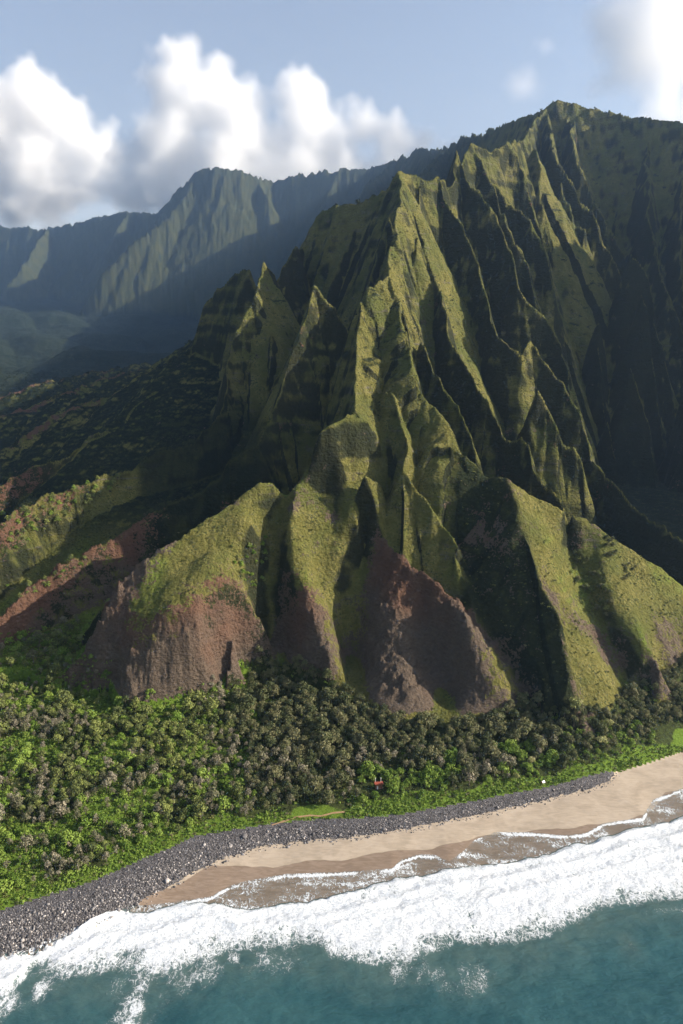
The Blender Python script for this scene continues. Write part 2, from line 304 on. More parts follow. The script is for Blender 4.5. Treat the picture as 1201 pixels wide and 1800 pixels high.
def inside_dist(px_, py_, poly):
    """signed distance to a plan polygon (positive inside)"""
    ins = np.zeros(len(px_), bool); dm = np.full(len(px_), 1e9)
    for k in range(len(poly)):
        (ax, ay), (bx, by) = poly[k-1], poly[k]
        c = ((ay > py_) != (by > py_)) & (px_ < (bx-ax)*(py_-ay)/(by-ay+1e-12)+ax); ins ^= c
        ex, ey = bx-ax, by-ay; t = np.clip(((px_-ax)*ex+(py_-ay)*ey)/(ex*ex+ey*ey+1e-9), 0, 1)
        dm = np.minimum(dm, np.hypot(px_-ax-t*ex, py_-ay-t*ey))
    return np.where(ins, dm, -dm)
def apply_patches(X, Y, wx, wy, H, F, soil, red):
    for pt in PATCH:
        lo = pt['xy'].min(0)-8; hi = pt['xy'].max(0)+8
        idx = np.nonzero((X > lo[0]) & (X < hi[0]) & (Y > lo[1]) & (Y < hi[1]))[0]
        if not idx.size: continue
        x = X[idx] + .45*(wx[idx]-X[idx]); y = Y[idx] + .45*(wy[idx]-Y[idx])
        sd = inside_dist(x, y, pt['xy']); j = sd > -6; idx = idx[j]; x = x[j]; y = y[j]; b = sstep(-6, 1, sd[j])
        w, q = pt['w'], pt['q']; out = np.zeros((len(x), 3))
        for c in range(0, len(x), 20000):
            d = np.hypot(x[c:c+20000,None]-q[None,:,0], y[c:c+20000,None]-q[None,:,1]); out[c:c+20000] = d@w[:-1] + w[-1]
        H[idx] = np.maximum(H[idx]*(1-b) + out[:,0]*b, F[idx]-1.0)
        soil[idx] = soil[idx]*(1-b) + np.clip(out[:,1], 0, 1)*b; red[idx] = red[idx]*(1-b) + np.clip(out[:,2], 0, 1)*b
    return H, soil, red

def terrain(X, Y):
    X = X.astype(np.float64); Y = Y.astype(np.float64)
    F = plain_height(X, Y)
    n1 = fbm(X/60, Y/60, 4, 3)
    n2 = fbm(X/14, Y/14, 3, 41)
    inland = sstep(0, 60, Y - cy(C_GREEN, X))
    F = F + inland*(n1*5 + n2*1.2)*np.clip((Y-350)/500, 0.15, 2.0)
    F = F + sstep(1000, 2200, Y)*(70*fbm(X/420, Y/420, 4, 71) + 40*np.abs(noise2(X/300+Y/500, Y/900, 72)))
    H = F.copy(); soil = np.zeros_like(H); side = np.zeros_like(H); dist = np.full_like(H, 1e3)
    wx = X + 5.0*fbm(X/38, Y/38, 3, 11) + 1.6*noise2(X/9, Y/9, 12)
    wy = Y + 5.0*fbm(X/38, Y/38, 3, 23) + 1.6*noise2(X/9, Y/9, 24)
    far = np.clip(Y/900, 0.35, 3.0)
    wx = X + (wx-X)*far; wy = Y + (wy-Y)*far
    for ri, r in enumerate(RID):
        p = r['p']; zmax = p[:,2].max()
        k2 = min(r['L'][2], r['R'][2])
        ext = (zmax - 10)/max(k2, .35)*0.9 + 30
        ext = min(ext, 520 if p[:,1].max() < 1800 else 1100)
        m = (X > p[:,0].min()-ext) & (X < p[:,0].max()+ext) & (Y > p[:,1].min()-ext) & (Y < p[:,1].max()+ext)
        if r['clip']:                      # this shoulder ends at the first gully
            m &= X < -10
        idx = np.nonzero(m)[0]
        if idx.size == 0: continue
        x = wx[idx]; y = wy[idx]
        best = np.full(idx.size, -1e9); bs = np.zeros(idx.size); bd = np.zeros(idx.size)
        so = r['soil'] or [0]*len(p)
        kL, wL, qL = r['L']; kR, wR, qR = r['R']
        capL = (kL*wL + qL*60) > (kR*wR + qR*60)
        bkey = np.full(idx.size, -1e9)
        bz0 = np.zeros(idx.size); s0 = 0.0; bsv = np.zeros(idx.size); bsg = np.zeros(idx.size, bool)
        for i in range(len(p)-1):
            ax, ay, az = p[i]; bx, by, bz = p[i+1]
            ex, ey = bx-ax, by-ay; ln2 = ex*ex + ey*ey + 1e-6; ln = math.sqrt(ln2)
            t = np.clip(((x-ax)*ex + (y-ay)*ey)/ln2, 0, 1)
            dx = x - (ax + t*ex); dy = y - (ay + t*ey)
            d = np.sqrt(dx*dx + dy*dy)
            sgn = (ex*dy - ey*dx) > 0          # left of travel
            tr = ((x-ax)*ex + (y-ay)*ey)/ln2
            if i == 0 and kL != kR: sgn = np.where(tr < 0, capL, sgn)
            if i == len(p)-2 and kL != kR: sgn = np.where(tr > 1, capL, sgn)
            zc = az + t*(bz-az)
            h = zc - np.where(sgn, kL*np.minimum(d, wL) + qL*np.maximum(d-wL, 0), kR*np.minimum(d, wR) + qR*np.maximum(d-wR, 0))
            key = -d if r['near'] else h
            up = key > bkey
            bkey[up] = key[up]; best[up] = h[up]; bd[up] = d[up]; bz0[up] = zc[up]; bs[up] = s0 + t[up]*ln; bsg[up] = sgn[up]
            bsv[up] = so[i] + t[up]*(so[i+1]-so[i])
            s0 += ln
        sel = best > H[idx] - 30
        idx = idx[sel]; d = bd[sel]; s = bs[sel]; sgn = bsg[sel]; zc = bz0[sel]; sv = bsv[sel]
        if idx.size == 0: continue
        fs = max(1.0, p[:,1].mean()/700); lam = 13.0*fs
        zc = zc + r['jit']*(noise2(s/9.0/fs, s*0+ri, 5) + .6*noise2(s/3.7/fs, s*0+ri, 6))
        rb = noise2(s/lam + d*0.004, s*0 + ri*3.1 + sgn, 8)*.7 + noise2(s/(lam*2.7), s*0 + ri*1.7 + sgn, 9)
        rb = rb + .35*noise2(s/(lam*.42), s*0 + ri*2.2 + sgn, 10)
        de = d*(1 + r['rib']*0.55*rb*np.minimum(d/18/fs, 1)*np.clip(50*fs/(d+20*fs), .25, 1))
        best = zc - np.where(sgn, kL*np.minimum(de, wL) + qL*np.maximum(de-wL, 0), kR*np.minimum(de, wR) + qR*np.maximum(de-wR, 0))
        if r['mode'] == 'crest': sv = sv*sstep(14, 3, d)
        elif r['mode'] == 'cliff': sv = sv*np.where(sgn, np.maximum(sstep(wL-6, wL+1, de), sstep(9, 2, d)), 1.0)
        cur = H[idx]
        win = best > cur
        H[idx] = np.where(win, best, cur)
        j = idx[win]
        soil[j] = sv[win]; dist[j] = d[win]
    for p, kl, kr, w in GUL:
        m = (X > p[:,0].min()-60) & (X < p[:,0].max()+60) & (Y > p[:,1].min()-30) & (Y < p[:,1].max()+30) & (H > F)
        idx = np.nonzero(m)[0]; x = wx[idx]; y = wy[idx]; lim = np.full(idx.size, 1e9)
        for i in range(len(p)-1):
            ex, ey = p[i+1][:2]-p[i][:2]; ln2 = ex*ex+ey*ey
            tr = ((x-p[i][0])*ex + (y-p[i][1])*ey)/ln2; t = np.clip(tr, 0, 1)
            dx = x-(p[i][0]+t*ex); dy = y-(p[i][1]+t*ey); d = np.sqrt(dx*dx+dy*dy)
            k = np.where((ex*dy - ey*dx) > 0, kl, kr)
            v = p[i][2] + t*(p[i+1][2]-p[i][2]) + k*np.maximum(d-w, 0)
            v = np.where(tr < (-.12 if i else 0), 1e9, v)
            lim = np.minimum(lim, v)
        H[idx] = np.maximum(np.minimum(H[idx], lim), F[idx])
    # wave-cut front of the spurs: a steep broken face that rises from the foot of the slope
    gx = [G(px, 1225, 22)[0] for px in (-300, -60, 55, 80, 100, 180, 440, 475, 500, 560, 620)]
    kc = np.interp(X, gx, [2.2, 2.2, 2.0, 2.4, 2.4, 2.6, 2.6, 3.0, 3.0, 3.5, 4])
    cb = Y - cy(C_BASE, X) + 6*fbm(X/22, Y/40, 3, 91) + 2.0*np.abs(noise2(X/14, Y/20, 92))
    cb = cb + 3.0*fbm(X/11, Y/5, 4, 94, gain=.6)
    lim = np.where(cb > 0, 20, -50) + kc*np.maximum(cb, 0) + 3*noise2(X/30, Y/30, 93)
    lim = lim + np.where(lim > 24, 3.5*noise2(lim/9 + .6*fbm(X/30, Y/30, 3, 95), X/45, 96), 0)
    cut = (lim < H) & (H > F + 1)
    redz = np.where(cut, sstep(16, 3, H - lim), sstep(16, 4, dist))
    soil = np.where(cut, np.maximum(soil, .9*sstep(-2, 3, cb)*np.interp(X, [gx[-1], 118, 125], [1, 1, .3])), soil)
    soil = np.where(~cut & (lim < H + 5) & (cb > 6) & (H > F + 8), np.maximum(soil, .5), soil)
    H = np.where(cut, np.maximum(lim, F), H)
    H, soil, redz = apply_patches(X, Y, wx, wy, H, F, soil, redz)
    H = F + (H - F)*sstep(4, 30, Y - cy(C_GREEN, X))
    mnt = sstep(2, 14, H - F)
    # layered lava: small horizontal steps on the steep faces
    lay = noise2(H/7.0 + n1*1.5, X/170, 51)*1.1 + noise2(H/3.1 + n2, X/90, 52)*.6
    rough = fbm(X/7, Y/7, 4, 61, gain=.6)
    H = H + soil*mnt*(4.6*fbm(X/9, Y/6, 5, 81, gain=.68) + 1.5*fbm((X+.5*Y)/4.5, (Y-.5*X)/11, 4, 84, gain=.62) - 4.4*np.abs(noise2((X+.45*Y)/15, (Y-.3*X)/34, 82)) + 2.0*noise2(H/3.6+.5*n2, X/55, 86))
    H = H + mnt*(lay*.75 + rough*1.5 + n2*1.5)*np.clip(Y/800, .5, 2.2)
    fm = sstep(1700, 2600, Y)*mnt
    H = H + fm*(26*fbm(X/150, Y/150, 4, 87, gain=.6) - 30*np.abs(noise2(X/210 + Y/900, Y/420, 88)) + 9*fbm(X/34, Y/34, 3, 89))
    return H, F, soil*sstep(-.5, 4, H - F), mnt, redz

# ------------------------------------------------------------------ terrain mesh: a fan of rows that keeps the same fineness at every distance
def rows(a, b, step): return np.arange(a, b, step*DEV)
Yr = np.concatenate([rows(150, 235, 6), rows(235, 400, 1.7), rows(400, 900, 1.05), rows(900, 1200, 1.5), rows(1200, 1720, 2.6), rows(1720, 3000, 10), rows(3000, 7400, 26)])
Ur = np.concatenate([np.linspace(-1.25, -0.62, 60), np.linspace(-0.62, 0.62, int(780/DEV))[1:], np.linspace(0.62, 1.25, 70)[1:]])
# columns run inward with distance so that the far walls stay inside the valley
UU, YY = np.meshgrid(Ur, Yr)
def fan_x(u, y):
    b = y*0.965 + 18
    return np.where(np.abs(u) < .62, u*b, np.sign(u)*(.62*b + (np.abs(u)-.62)*np.minimum(b, 900)))
def fan_u(x, y):
    b = y*0.965 + 18; a = np.abs(x)
    return np.where(a < .62*b, x/b, np.sign(x)*(.62 + (a-.62*b)/np.minimum(b, 900)))
XX = fan_x(UU, YY)
nR, nC = XX.shape
X1 = XX.ravel(); Y1 = YY.ravel()
Hh, Ff, Soil, Mnt, Redz = terrain(X1, Y1)
Hg = Hh.reshape(nR, nC)
gY, gX = np.gradient(Hg)
dX = np.gradient(XX, axis=1); dYr = np.gradient(YY, axis=0)
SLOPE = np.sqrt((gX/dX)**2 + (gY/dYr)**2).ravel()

def ground_z(x, y):
    """height of the built terrain at plan points (bilinear)"""
    x = np.atleast_1d(x); y = np.atleast_1d(y)
    r = np.interp(y, Yr, np.arange(nR)); u = fan_u(x, y); c = np.interp(u, Ur, np.arange(nC))
    r0 = np.clip(r.astype(int), 0, nR-2); c0 = np.clip(c.astype(int), 0, nC-2); fr = r-r0; fc = c-c0
    return ((Hg[r0,c0]*(1-fc)+Hg[r0,c0+1]*fc)*(1-fr) + (Hg[r0+1,c0]*(1-fc)+Hg[r0+1,c0+1]*fc)*fr)

def mesh_from(name, verts, faces, mat, attrs=None, smooth=True, parent=None):
    me = bpy.data.meshes.new(name)
    nv = len(verts); nf = len(faces); k = faces.shape[1]
    me.vertices.add(nv); me.vertices.foreach_set('co', np.asarray(verts, np.float32).ravel())
    me.loops.add(nf*k); me.loops.foreach_set('vertex_index', faces.astype(np.int32).ravel())
    me.polygons.add(nf); me.polygons.foreach_set('loop_start', np.arange(0, nf*k, k, dtype=np.int32))
    if smooth: me.polygons.foreach_set('use_smooth', np.ones(nf, bool))
    me.update(calc_edges=True)
    for a, v in (attrs or {}).items():
        at = me.attributes.new(a, 'FLOAT', 'POINT'); at.data.foreach_set('value', np.asarray(v, np.float32))
    if mat: me.materials.append(mat)
    o = bpy.data.objects.new(name, me); COL.objects.link(o)
    if parent: o.parent = parent
    return o

# ------------------------------------------------------------------ materials
class NT:
    def __init__(s, name):
        s.m = bpy.data.materials.new(name); s.m.use_nodes = True; s.t = s.m.node_tree; s.t.nodes.clear()
        s.out = s.n('ShaderNodeOutputMaterial'); s.p = s.n('ShaderNodeBsdfPrincipled')
        s.l(s.p.outputs[0], s.out.inputs['Surface'])
    def n(s, t, **kw):
        x = s.t.nodes.new(t)
        for k, v in kw.items(): setattr(x, k, v)
        return x
    def l(s, a, b): s.t.links.new(a, b)
    def val(s, v, sock):
        if hasattr(v, 'is_linked') or hasattr(v, 'links'): s.l(v, sock)
        else: sock.default_value = v
    def attr(s, name): return s.n('ShaderNodeAttribute', attribute_name=name).outputs['Fac']
    def pos(s): return s.n('ShaderNodeNewGeometry').outputs['Position']
    def noise(s, scale, detail=4, rough=.55, vec=None, out='Fac', dist=0):
        x = s.n('ShaderNodeTexNoise'); x.inputs['Scale'].default_value = scale; x.inputs['Detail'].default_value = detail
        x.inputs['Roughness'].default_value = rough; x.inputs['Distortion'].default_value = dist
        s.l(vec if vec is not None else s.pos(), x.inputs['Vector']); return x.outputs[out]
    def voro(s, scale, vec=None, feature='F1', out='Distance', rnd=1.0):
        x = s.n('ShaderNodeTexVoronoi', feature=feature); x.inputs['Scale'].default_value = scale; x.inputs['Randomness'].default_value = rnd
        s.l(vec if vec is not None else s.pos(), x.inputs['Vector']); return x.outputs[out]
    def math(s, op, a, b=0.0, c=None, clamp=False):
        x = s.n('ShaderNodeMath', operation=op, use_clamp=clamp); s.val(a, x.inputs[0]); s.val(b, x.inputs[1])
        if c is not None: s.val(c, x.inputs[2])
        return x.outputs[0]
    def ss(s, v, a, b, lo=0.0, hi=1.0):
        x = s.n('ShaderNodeMapRange', interpolation_type='SMOOTHSTEP'); s.val(v, x.inputs[0])
        for i, q in enumerate((a, b, lo, hi)): s.val(q, x.inputs[i+1])
        return x.outputs[0]
    def mix(s, f, a, b):
        x = s.n('ShaderNodeMix', data_type='RGBA'); s.val(f, x.inputs[0])
        for q, i in ((a, 6), (b, 7)):
            if isinstance(q, tuple): x.inputs[i].default_value = (*q, 1)
            else: s.l(q, x.inputs[i])
        return x.outputs[2]
    def scalevec(s, v):
        x = s.n('ShaderNodeVectorMath', operation='MULTIPLY'); s.l(s.pos(), x.inputs[0]); x.inputs[1].default_value = v; return x.outputs[0]
    def bump(s, h, strength, dist):
        x = s.n('ShaderNodeBump'); x.inputs['Strength'].default_value = strength; x.inputs['Distance'].default_value = dist
        s.l(h, x.inputs['Height']); s.l(x.outputs[0], s.p.inputs['Normal'])
    def base(s, c, rough=.9, spec=.15):
        if isinstance(c, tuple): s.p.inputs['Base Color'].default_value = (*c, 1)
        else: s.l(c, s.p.inputs['Base Color'])
        s.p.inputs['Roughness'].default_value = rough; s.p.inputs['Specular IOR Level'].default_value = spec

def terrain_material():
    t = NT('hillside')
    wood = t.attr('wood')  # forest tone, plus shade painted over the gully and spire slopes
    soil = t.attr('soil'); slope = t.attr('slope'); lush = t.attr('lush')
    nb = t.noise(0.02, 5, .6); nm = t.noise(0.11, 5, .62); nf = t.noise(0.6, 4, .65)
    grass = t.mix(t.ss(nm, .35, .68), (.120,.112,.030), (.200,.176,.056))
    grass = t.mix(t.ss(nb, .4, .65), grass, (.092,.100,.027))
    grass = t.mix(t.math('MULTIPLY', lush, t.ss(nm, .3, .6)), grass, (.140,.190,.028))
    shrub = t.mix(nf, (.026,.038,.012), (.075,.088,.026))
    g = t.mix(t.ss(t.math('ADD', nf, t.math('MULTIPLY', nm, .6)), .82, 1.0), grass, shrub)
    strat = t.noise(1.0, 5, .65, vec=t.scalevec((.03,.03,.35)))
    rock = t.mix(strat, (.055,.045,.038), (.17,.15,.13))
    rk = t.math('MULTIPLY', t.ss(slope, 1.3, 2.6), t.ss(t.math('ADD', strat, t.math('MULTIPLY', nm, .5)), .78, .98))
    g = t.mix(t.math('MULTIPLY', rk, .8), g, rock)
    red = t.mix(t.noise(.07, 5, .6), (.088,.044,.029), (.165,.092,.060))
    brown = t.mix(t.noise(1.3, 8, .78, vec=t.scalevec((.25,.25,.5))), (.040,.030,.022), (.185,.140,.104))
    earth = t.mix(t.ss(t.math('ADD', t.math('MULTIPLY', t.attr('red'), .35), nb), .50, .98), brown, red)
    sm = t.ss(t.math('ADD', soil, t.math('MULTIPLY', t.math('SUBTRACT', t.math('ADD', t.math('ADD', nm, nb), nf), 1.5), 1.5)), .42, .52)
    g = t.mix(t.ss(slope, 2.3, 3.5, 0, .85), g, (.014,.018,.012))  # shade of the steep faces painted into the colour
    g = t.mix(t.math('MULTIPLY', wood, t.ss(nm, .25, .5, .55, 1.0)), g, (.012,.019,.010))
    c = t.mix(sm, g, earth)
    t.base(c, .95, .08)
    h = t.math('ADD', t.math('MULTIPLY', t.noise(.22, 6, .7), 3.0), t.math('ADD', t.math('MULTIPLY', t.voro(.45, feature='SMOOTH_F1'), -1.0), t.math('MULTIPLY', strat, 1.5)))
    t.bump(h, .9, 2.0)
    return t.m
M_TER = terrain_material()

WoodShade = sstep(560, 660, Y1)*np.maximum(sstep(60, 20, Hh - Ff), sstep(1.2, .7, SLOPE))
WoodShade = np.maximum(WoodShade, .75*sstep(1500, 2200, Y1))
# shade painted into the deep gully between brown ridge and right grass spur
GULLY_SHADE = np.array([P(*p)[:2] for p in ((800,850,560),(890,842,534),(910,881,514),(930,962,492),(950,1046,468),(985,1116,448),(1015,1210,424),(1020,1255,409),(960,1262,409),(905,1180,444),(855,1105,464),(812,1055,475),(800,1035,485),(828,1010,496),(790,930,516))])
WoodShade = np.maximum(WoodShade, .9*sstep(-6, 5, inside_dist(X1, Y1, GULLY_SHADE) + 4*fbm(X1/9, Y1/9, 3, 97)))
# shade is painted on the lower slopes under the two left spires too
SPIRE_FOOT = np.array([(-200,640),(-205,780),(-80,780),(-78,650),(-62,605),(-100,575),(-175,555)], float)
WoodShade = np.maximum(WoodShade, .8*sstep(-8, 8, inside_dist(X1, Y1, SPIRE_FOOT) + 8*fbm(X1/14, Y1/14, 3, 98))*sstep(215, 185, Hh))
lush = (1-WoodShade)*sstep(-.1, .45, fbm(X1/45, Y1/45, 3, 77))*sstep(1.6, .5, SLOPE)
ids = np.arange(nR*nC).reshape(nR, nC)
quads = np.stack([ids[:-1,:-1], ids[:-1,1:], ids[1:,1:], ids[1:,:-1]], -1).reshape(-1, 4)
verts = np.stack([X1, Y1, Hh], -1)
att = dict(soil=Soil, slope=SLOPE, lush=lush)
Xc = X1[quads].mean(1); Yc = Y1[quads].mean(1); Hc = Hh[quads].mean(1); Fc = Ff[quads].mean(1)
gC = cy(C_GREEN, Xc); cC = np.minimum(cy(C_COB, Xc), gC)
cls = np.full(len(quads), 4)
cls[Yc > 1800] = 5
cls[(Hc - Fc < 3) & (Yc < cy(C_BASE, Xc) + 6)] = 3
cls[Yc < gC] = 2
cls[Yc < cC] = 1

def sand_material():
    t = NT('shore')
    cob = t.attr('cobble')
    wet = t.attr('wet'); str_ = t.noise(.9, 5, .6, vec=t.scalevec((.12, .5, 1)), dist=1.5)
    big = t.noise(.05, 4, .6, dist=1.0); fine = t.noise(1.6, 5, .7)
    dry = t.mix(t.ss(t.math('ADD', t.math('MULTIPLY', big, .6), t.math('MULTIPLY', str_, .5)), .38, .70), (.28,.225,.165), (.395,.32,.24))
    dry = t.mix(t.math('MULTIPLY', t.ss(fine, .5, .75), .25), dry, (.25,.20,.15))
    wt_ = t.mix(t.ss(str_, .3, .7), (.170,.122,.085), (.24,.178,.130))
    w = t.ss(t.math('ADD', wet, t.math('MULTIPLY', t.math('SUBTRACT', big, .5), .3)), .42, .58)
    sand = t.mix(w, dry, wt_)
    v = t.voro(1.5, out='Color'); g = t.n('ShaderNodeSeparateColor'); t.l(v, g.inputs[0])
    peb = t.mix(g.outputs[0], (.030,.028,.030), (.13,.12,.12))
    cm = t.ss(t.math('ADD', cob, t.math('MULTIPLY', t.math('SUBTRACT', t.noise(.8, 4, .7), .5), .5)), .42, .55)
    t.base(t.mix(cm, sand, peb), .9, .2)
    t.l(t.math('MAXIMUM', cm, t.ss(w, 0, 1, .9, .42)), t.p.inputs['Roughness'])
    hs = t.math('ADD', t.math('MULTIPLY', fine, .25), t.math('MULTIPLY', str_, .4))
    t.bump(t.math('ADD', hs, t.math('MULTIPLY', cm, t.math('MULTIPLY', t.voro(1.5), -2.0))), .6, .3)
    return t.m

def terrace_material():
    t = NT('terrace_ground')
    lush = t.attr('lush'); n = t.noise(.35, 5, .65); f = t.noise(1.6, 4, .7)
    a = t.mix(t.ss(n, .35, .65), (.030,.036,.014), (.055,.070,.020))
    b = t.mix(f, (.070,.120,.016), (.150,.220,.030))
    t.base(t.mix(t.ss(t.math('ADD', lush, t.math('MULTIPLY', t.math('SUBTRACT', n, .5), .6)), .35, .6), a, b), .95, .05)
    t.bump(t.math('ADD', t.math('MULTIPLY', n, 2), f), .9, 1.0)
    return t.m

M_SAND = sand_material(); M_COB = M_SAND; M_TRC = terrace_material()
def terr_lush(x, y):
    """how bright and grassy the terrace floor is"""
    g = cy(C_GREEN, x); d = y - g
    left = sstep(-20, -95, x)
    return np.clip(sstep(17, 5, d + 5*noise2(x/11, y/11, 301)) + left*sstep(-.4, .1, fbm(x/24, y/24, 3, 303))*.95, 0, 1)
wetv = sstep(1.5, -1.5, Y1 - cy(C_WET, X1) + 1.6*fbm(X1/14, Y1/14, 3, 311))
lush2 = np.where(Y1 < 520, terr_lush(X1, Y1), lush)
cobv = sstep(-1.8, 1.8, Y1 - cy(C_COB, X1) + 1.0*noise2(X1/4, Y1/4, 313))*sstep(1.0, 4.0, cy(C_GREEN, X1) - cy(C_COB, X1))
def piece(name, c, mat):
    f = quads[np.isin(cls, c)]
    used, inv = np.unique(f, return_inverse=True)
    at = {}
    if mat is M_SAND: at = dict(wet=wetv[used], cobble=cobv[used])
    elif mat is M_TER: at = dict(wood=WoodShade[used], red=Redz[used], soil=Soil[used], slope=SLOPE[used], lush=lush[used])
    elif mat is M_TRC: at['lush'] = lush2[used]
    o = mesh_from(name, verts[used], inv.reshape(-1, 4), mat, at); tag(o, kind='structure'); return o
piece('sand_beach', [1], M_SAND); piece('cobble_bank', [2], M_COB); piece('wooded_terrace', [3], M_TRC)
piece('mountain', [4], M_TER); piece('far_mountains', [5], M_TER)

# ------------------------------------------------------------------ sea with its surf
def sea():
    xs = np.concatenate([np.linspace(-3800, -330, 14), np.linspace(-300, -215, 30), np.arange(-212, 250, .8), np.linspace(255, 400, 40), np.linspace(440, 3800, 14)])
    q = np.concatenate([np.arange(0, 46, .42), np.arange(46, 120, .8), np.arange(120, 260, 4), np.geomspace(262, 1900, 24)])
    Xs, Q = np.meshgrid(xs, q)
    Ys = cy(C_SWASH, Xs) - Q + 1.2
    x = Xs.ravel(); y = Ys.ravel(); w = cy(C_SWASH, x)
    far = np.abs(x) > 420
    fo_in = cy(C_FOAM, x) + 2.6*fbm(x/9, y/30, 3, 401); fo_out = cy(C_SEA, x) + 4.0*fbm(x/12, y/12, 4, 403) + 1.4*noise2(x/2.6, y/2.6, 404)
    dens = sstep(-.3, .9, fo_in - y)*(.42*sstep(-6, 3, y - fo_out) + .58*sstep(2, 15, y - fo_out))
    patch = fbm(x/10, y/7, 4, 409)
    dens = dens*np.clip(1.0 + .75*np.minimum(patch, 0) - .0, 0, 1)
    # thin spent foam draining on the sand
    film = sstep(fo_in, fo_in+.6, y)
    edge = np.exp(-((y - (w - .35))/.8)**2)
    dens = np.maximum(dens, film*(.30 + .25*fbm(x/9, y/4, 3, 417) + .50*edge*sstep(-.4, .2, noise2(x/14, y/14, 418))))
    # spent foam plumes drifting out to sea
    murk = np.zeros_like(x)
    for px, py, rx, ry, a in ((240,1760,9,20,.46), (260,1730,14,9,.45), (820,1720,17,11,.20), (720,1705,22,7,.28), (420,1690,26,8,.30), (60,1735,12,9,.42), (10,1760,10,8,.5), (1160,1600,22,5,.16), (1100,1655,6,10,.14), (330,1720,16,8,.25)):
        cx, c_y, _ = G(px, py, 0)
        b = np.exp(-((x-cx)/rx)**2 - ((y-c_y)/ry)**2)
        murk = np.maximum(murk, b); dens = np.maximum(dens, b*a*(.75 + 1.3*fbm(x/6, y/9, 4, 421)))
    dens = np.where(far, np.where((y < cy(C_FOAM, x)) & (y > cy(C_SEA, x)), .8, 0), dens)
    shal = np.maximum(sstep(30, 0, fo_out - y), murk*.9)
    bed = np.where(np.abs(x) < 420, ground_z(np.clip(x, -420, 420), np.maximum(y, 155)), -1.0)
    bed = np.where(y < 160, -4.0, bed)
    swell = .35*np.sin((y + 12*np.sin(x/60))/5.5 + .02*x)*sstep(0, 40, fo_out - y) + .25*fbm(x/9, y/6, 4, 431)
    bulk = sstep(0, 2.5, fo_in - y)*sstep(-2, 14, y - fo_out)
    off = cy(C_FOAM, x) - y
    bore = sum(h*np.exp(-np.abs((off - c0 - 4*fbm(x/26, y*0+c0, 3, 451))/w_)**1.6) for c0, h, w_ in ((2.5, .9, 2.2), (11, 1.1, 3.0), (21, .8, 3.0)))
    z = np.maximum(swell*sstep(0, 25, w - y), bed + .07) + bulk*(.75 + .5*fbm(x/3.0, y/2.2, 5, 437, gain=.7) + .35*noise2(x/14, y/5, 439) + bore)
    ids = np.arange(Xs.size).reshape(Xs.shape)
    f = np.stack([ids[1:,:-1], ids[1:,1:], ids[:-1,1:], ids[:-1,:-1]], -1).reshape(-1, 4)
    t = NT('sea_water')
    d = t.attr('foam'); fl = t.attr('film'); sh = t.attr('shallow')
    warp = t.n('ShaderNodeVectorMath', operation='ADD'); nz = t.n('ShaderNodeVectorMath', operation='SCALE'); nz.inputs['Scale'].default_value = 2.6
    t.l(t.noise(.22, 4, .6, out='Color'), nz.inputs[0]); t.l(t.pos(), warp.inputs[0]); t.l(nz.outputs[0], warp.inputs[1])
    def flat(v, k):
        m = t.n('ShaderNodeVectorMath', operation='MULTIPLY'); t.l(v, m.inputs[0]); m.inputs[1].default_value = k; return m.outputs[0]
    v2 = flat(warp.outputs[0], (1, 1.25, .3))
    e1 = t.voro(.40, vec=v2, feature='DISTANCE_TO_EDGE'); e2 = t.voro(1.2, vec=v2, feature='DISTANCE_TO_EDGE')
    lace = t.math('MAXIMUM', t.ss(e1, .0, .20, 1.0, 0.0), t.ss(e2, .0, .26, .8, 0.0))
    v3 = flat(warp.outputs[0], (1.0, .55, .3))
    rg = t.noise(.42, 6, .62, vec=v3, dist=.8); rg = t.math('SUBTRACT', 1.0, t.math('ABSOLUTE', t.math('MULTIPLY', t.math('SUBTRACT', rg, .5), 5.0)), clamp=True)
    lace = t.math('ADD', t.math('MULTIPLY', lace, .26), t.math('ADD', t.math('MULTIPLY', rg, .40), t.math('MULTIPLY', t.noise(.8, 6, .75), .36)))
    a = t.math('ADD', lace, t.math('MULTIPLY', d, 1.05))
    white = t.math('MULTIPLY', t.ss(a, .88, 1.22), t.ss(d, .02, .12))
    big = t.noise(.018, 4, .6, dist=.6); mid = t.noise(.11, 4, .6)
    wc = t.mix(t.ss(t.math('ADD', t.math('MULTIPLY', big, .7), t.math('MULTIPLY', mid, .4)), .42, .68), (.016,.056,.064), (.030,.082,.086))
    wc = t.mix(t.math('MULTIPLY', sh, t.ss(mid, .2, .7, .35, .95)), wc, (.060,.098,.088))
    milky = t.math('MULTIPLY', t.ss(d, .05, .7), .55)
    wc = t.mix(milky, wc, (.22,.27,.26))
    fcol = t.mix(t.ss(t.noise(1.1, 6, .75), .35, .62), (.42,.45,.47), (.76,.77,.78))
    t.l(t.mix(white, wc, fcol), t.p.inputs['Base Color'])
    t.l(t.ss(white, 0, 1, .16, .9), t.p.inputs['Roughness']); t.p.inputs['IOR'].default_value = 1.33
    t.l(t.ss(white, 0, 1, .5, .1), t.p.inputs['Specular IOR Level'])
    tr = t.n('ShaderNodeBsdfTransparent'); mx = t.n('ShaderNodeMixShader')
    al = t.math('MAXIMUM', white, t.math('SUBTRACT', 1.0, t.math('MULTIPLY', fl, .82)))
    t.l(al, mx.inputs[0]); t.l(tr.outputs[0], mx.inputs[1]); t.l(t.p.outputs[0], mx.inputs[2]); t.l(mx.outputs[0], t.out.inputs['Surface'])
    rip = t.math('ADD', t.math('MULTIPLY', t.noise(.5, 5, .65, vec=t.scalevec((.6,1,1))), 1.0), t.math('MULTIPLY', t.math('MULTIPLY', t.noise(1.4, 6, .75), white), 1.6))
    t.bump(t.math('ADD', rip, t.math('MULTIPLY', t.noise(.13, 3, .5, vec=t.scalevec((.5,1.2,1))), 3.0)), .7, .6)
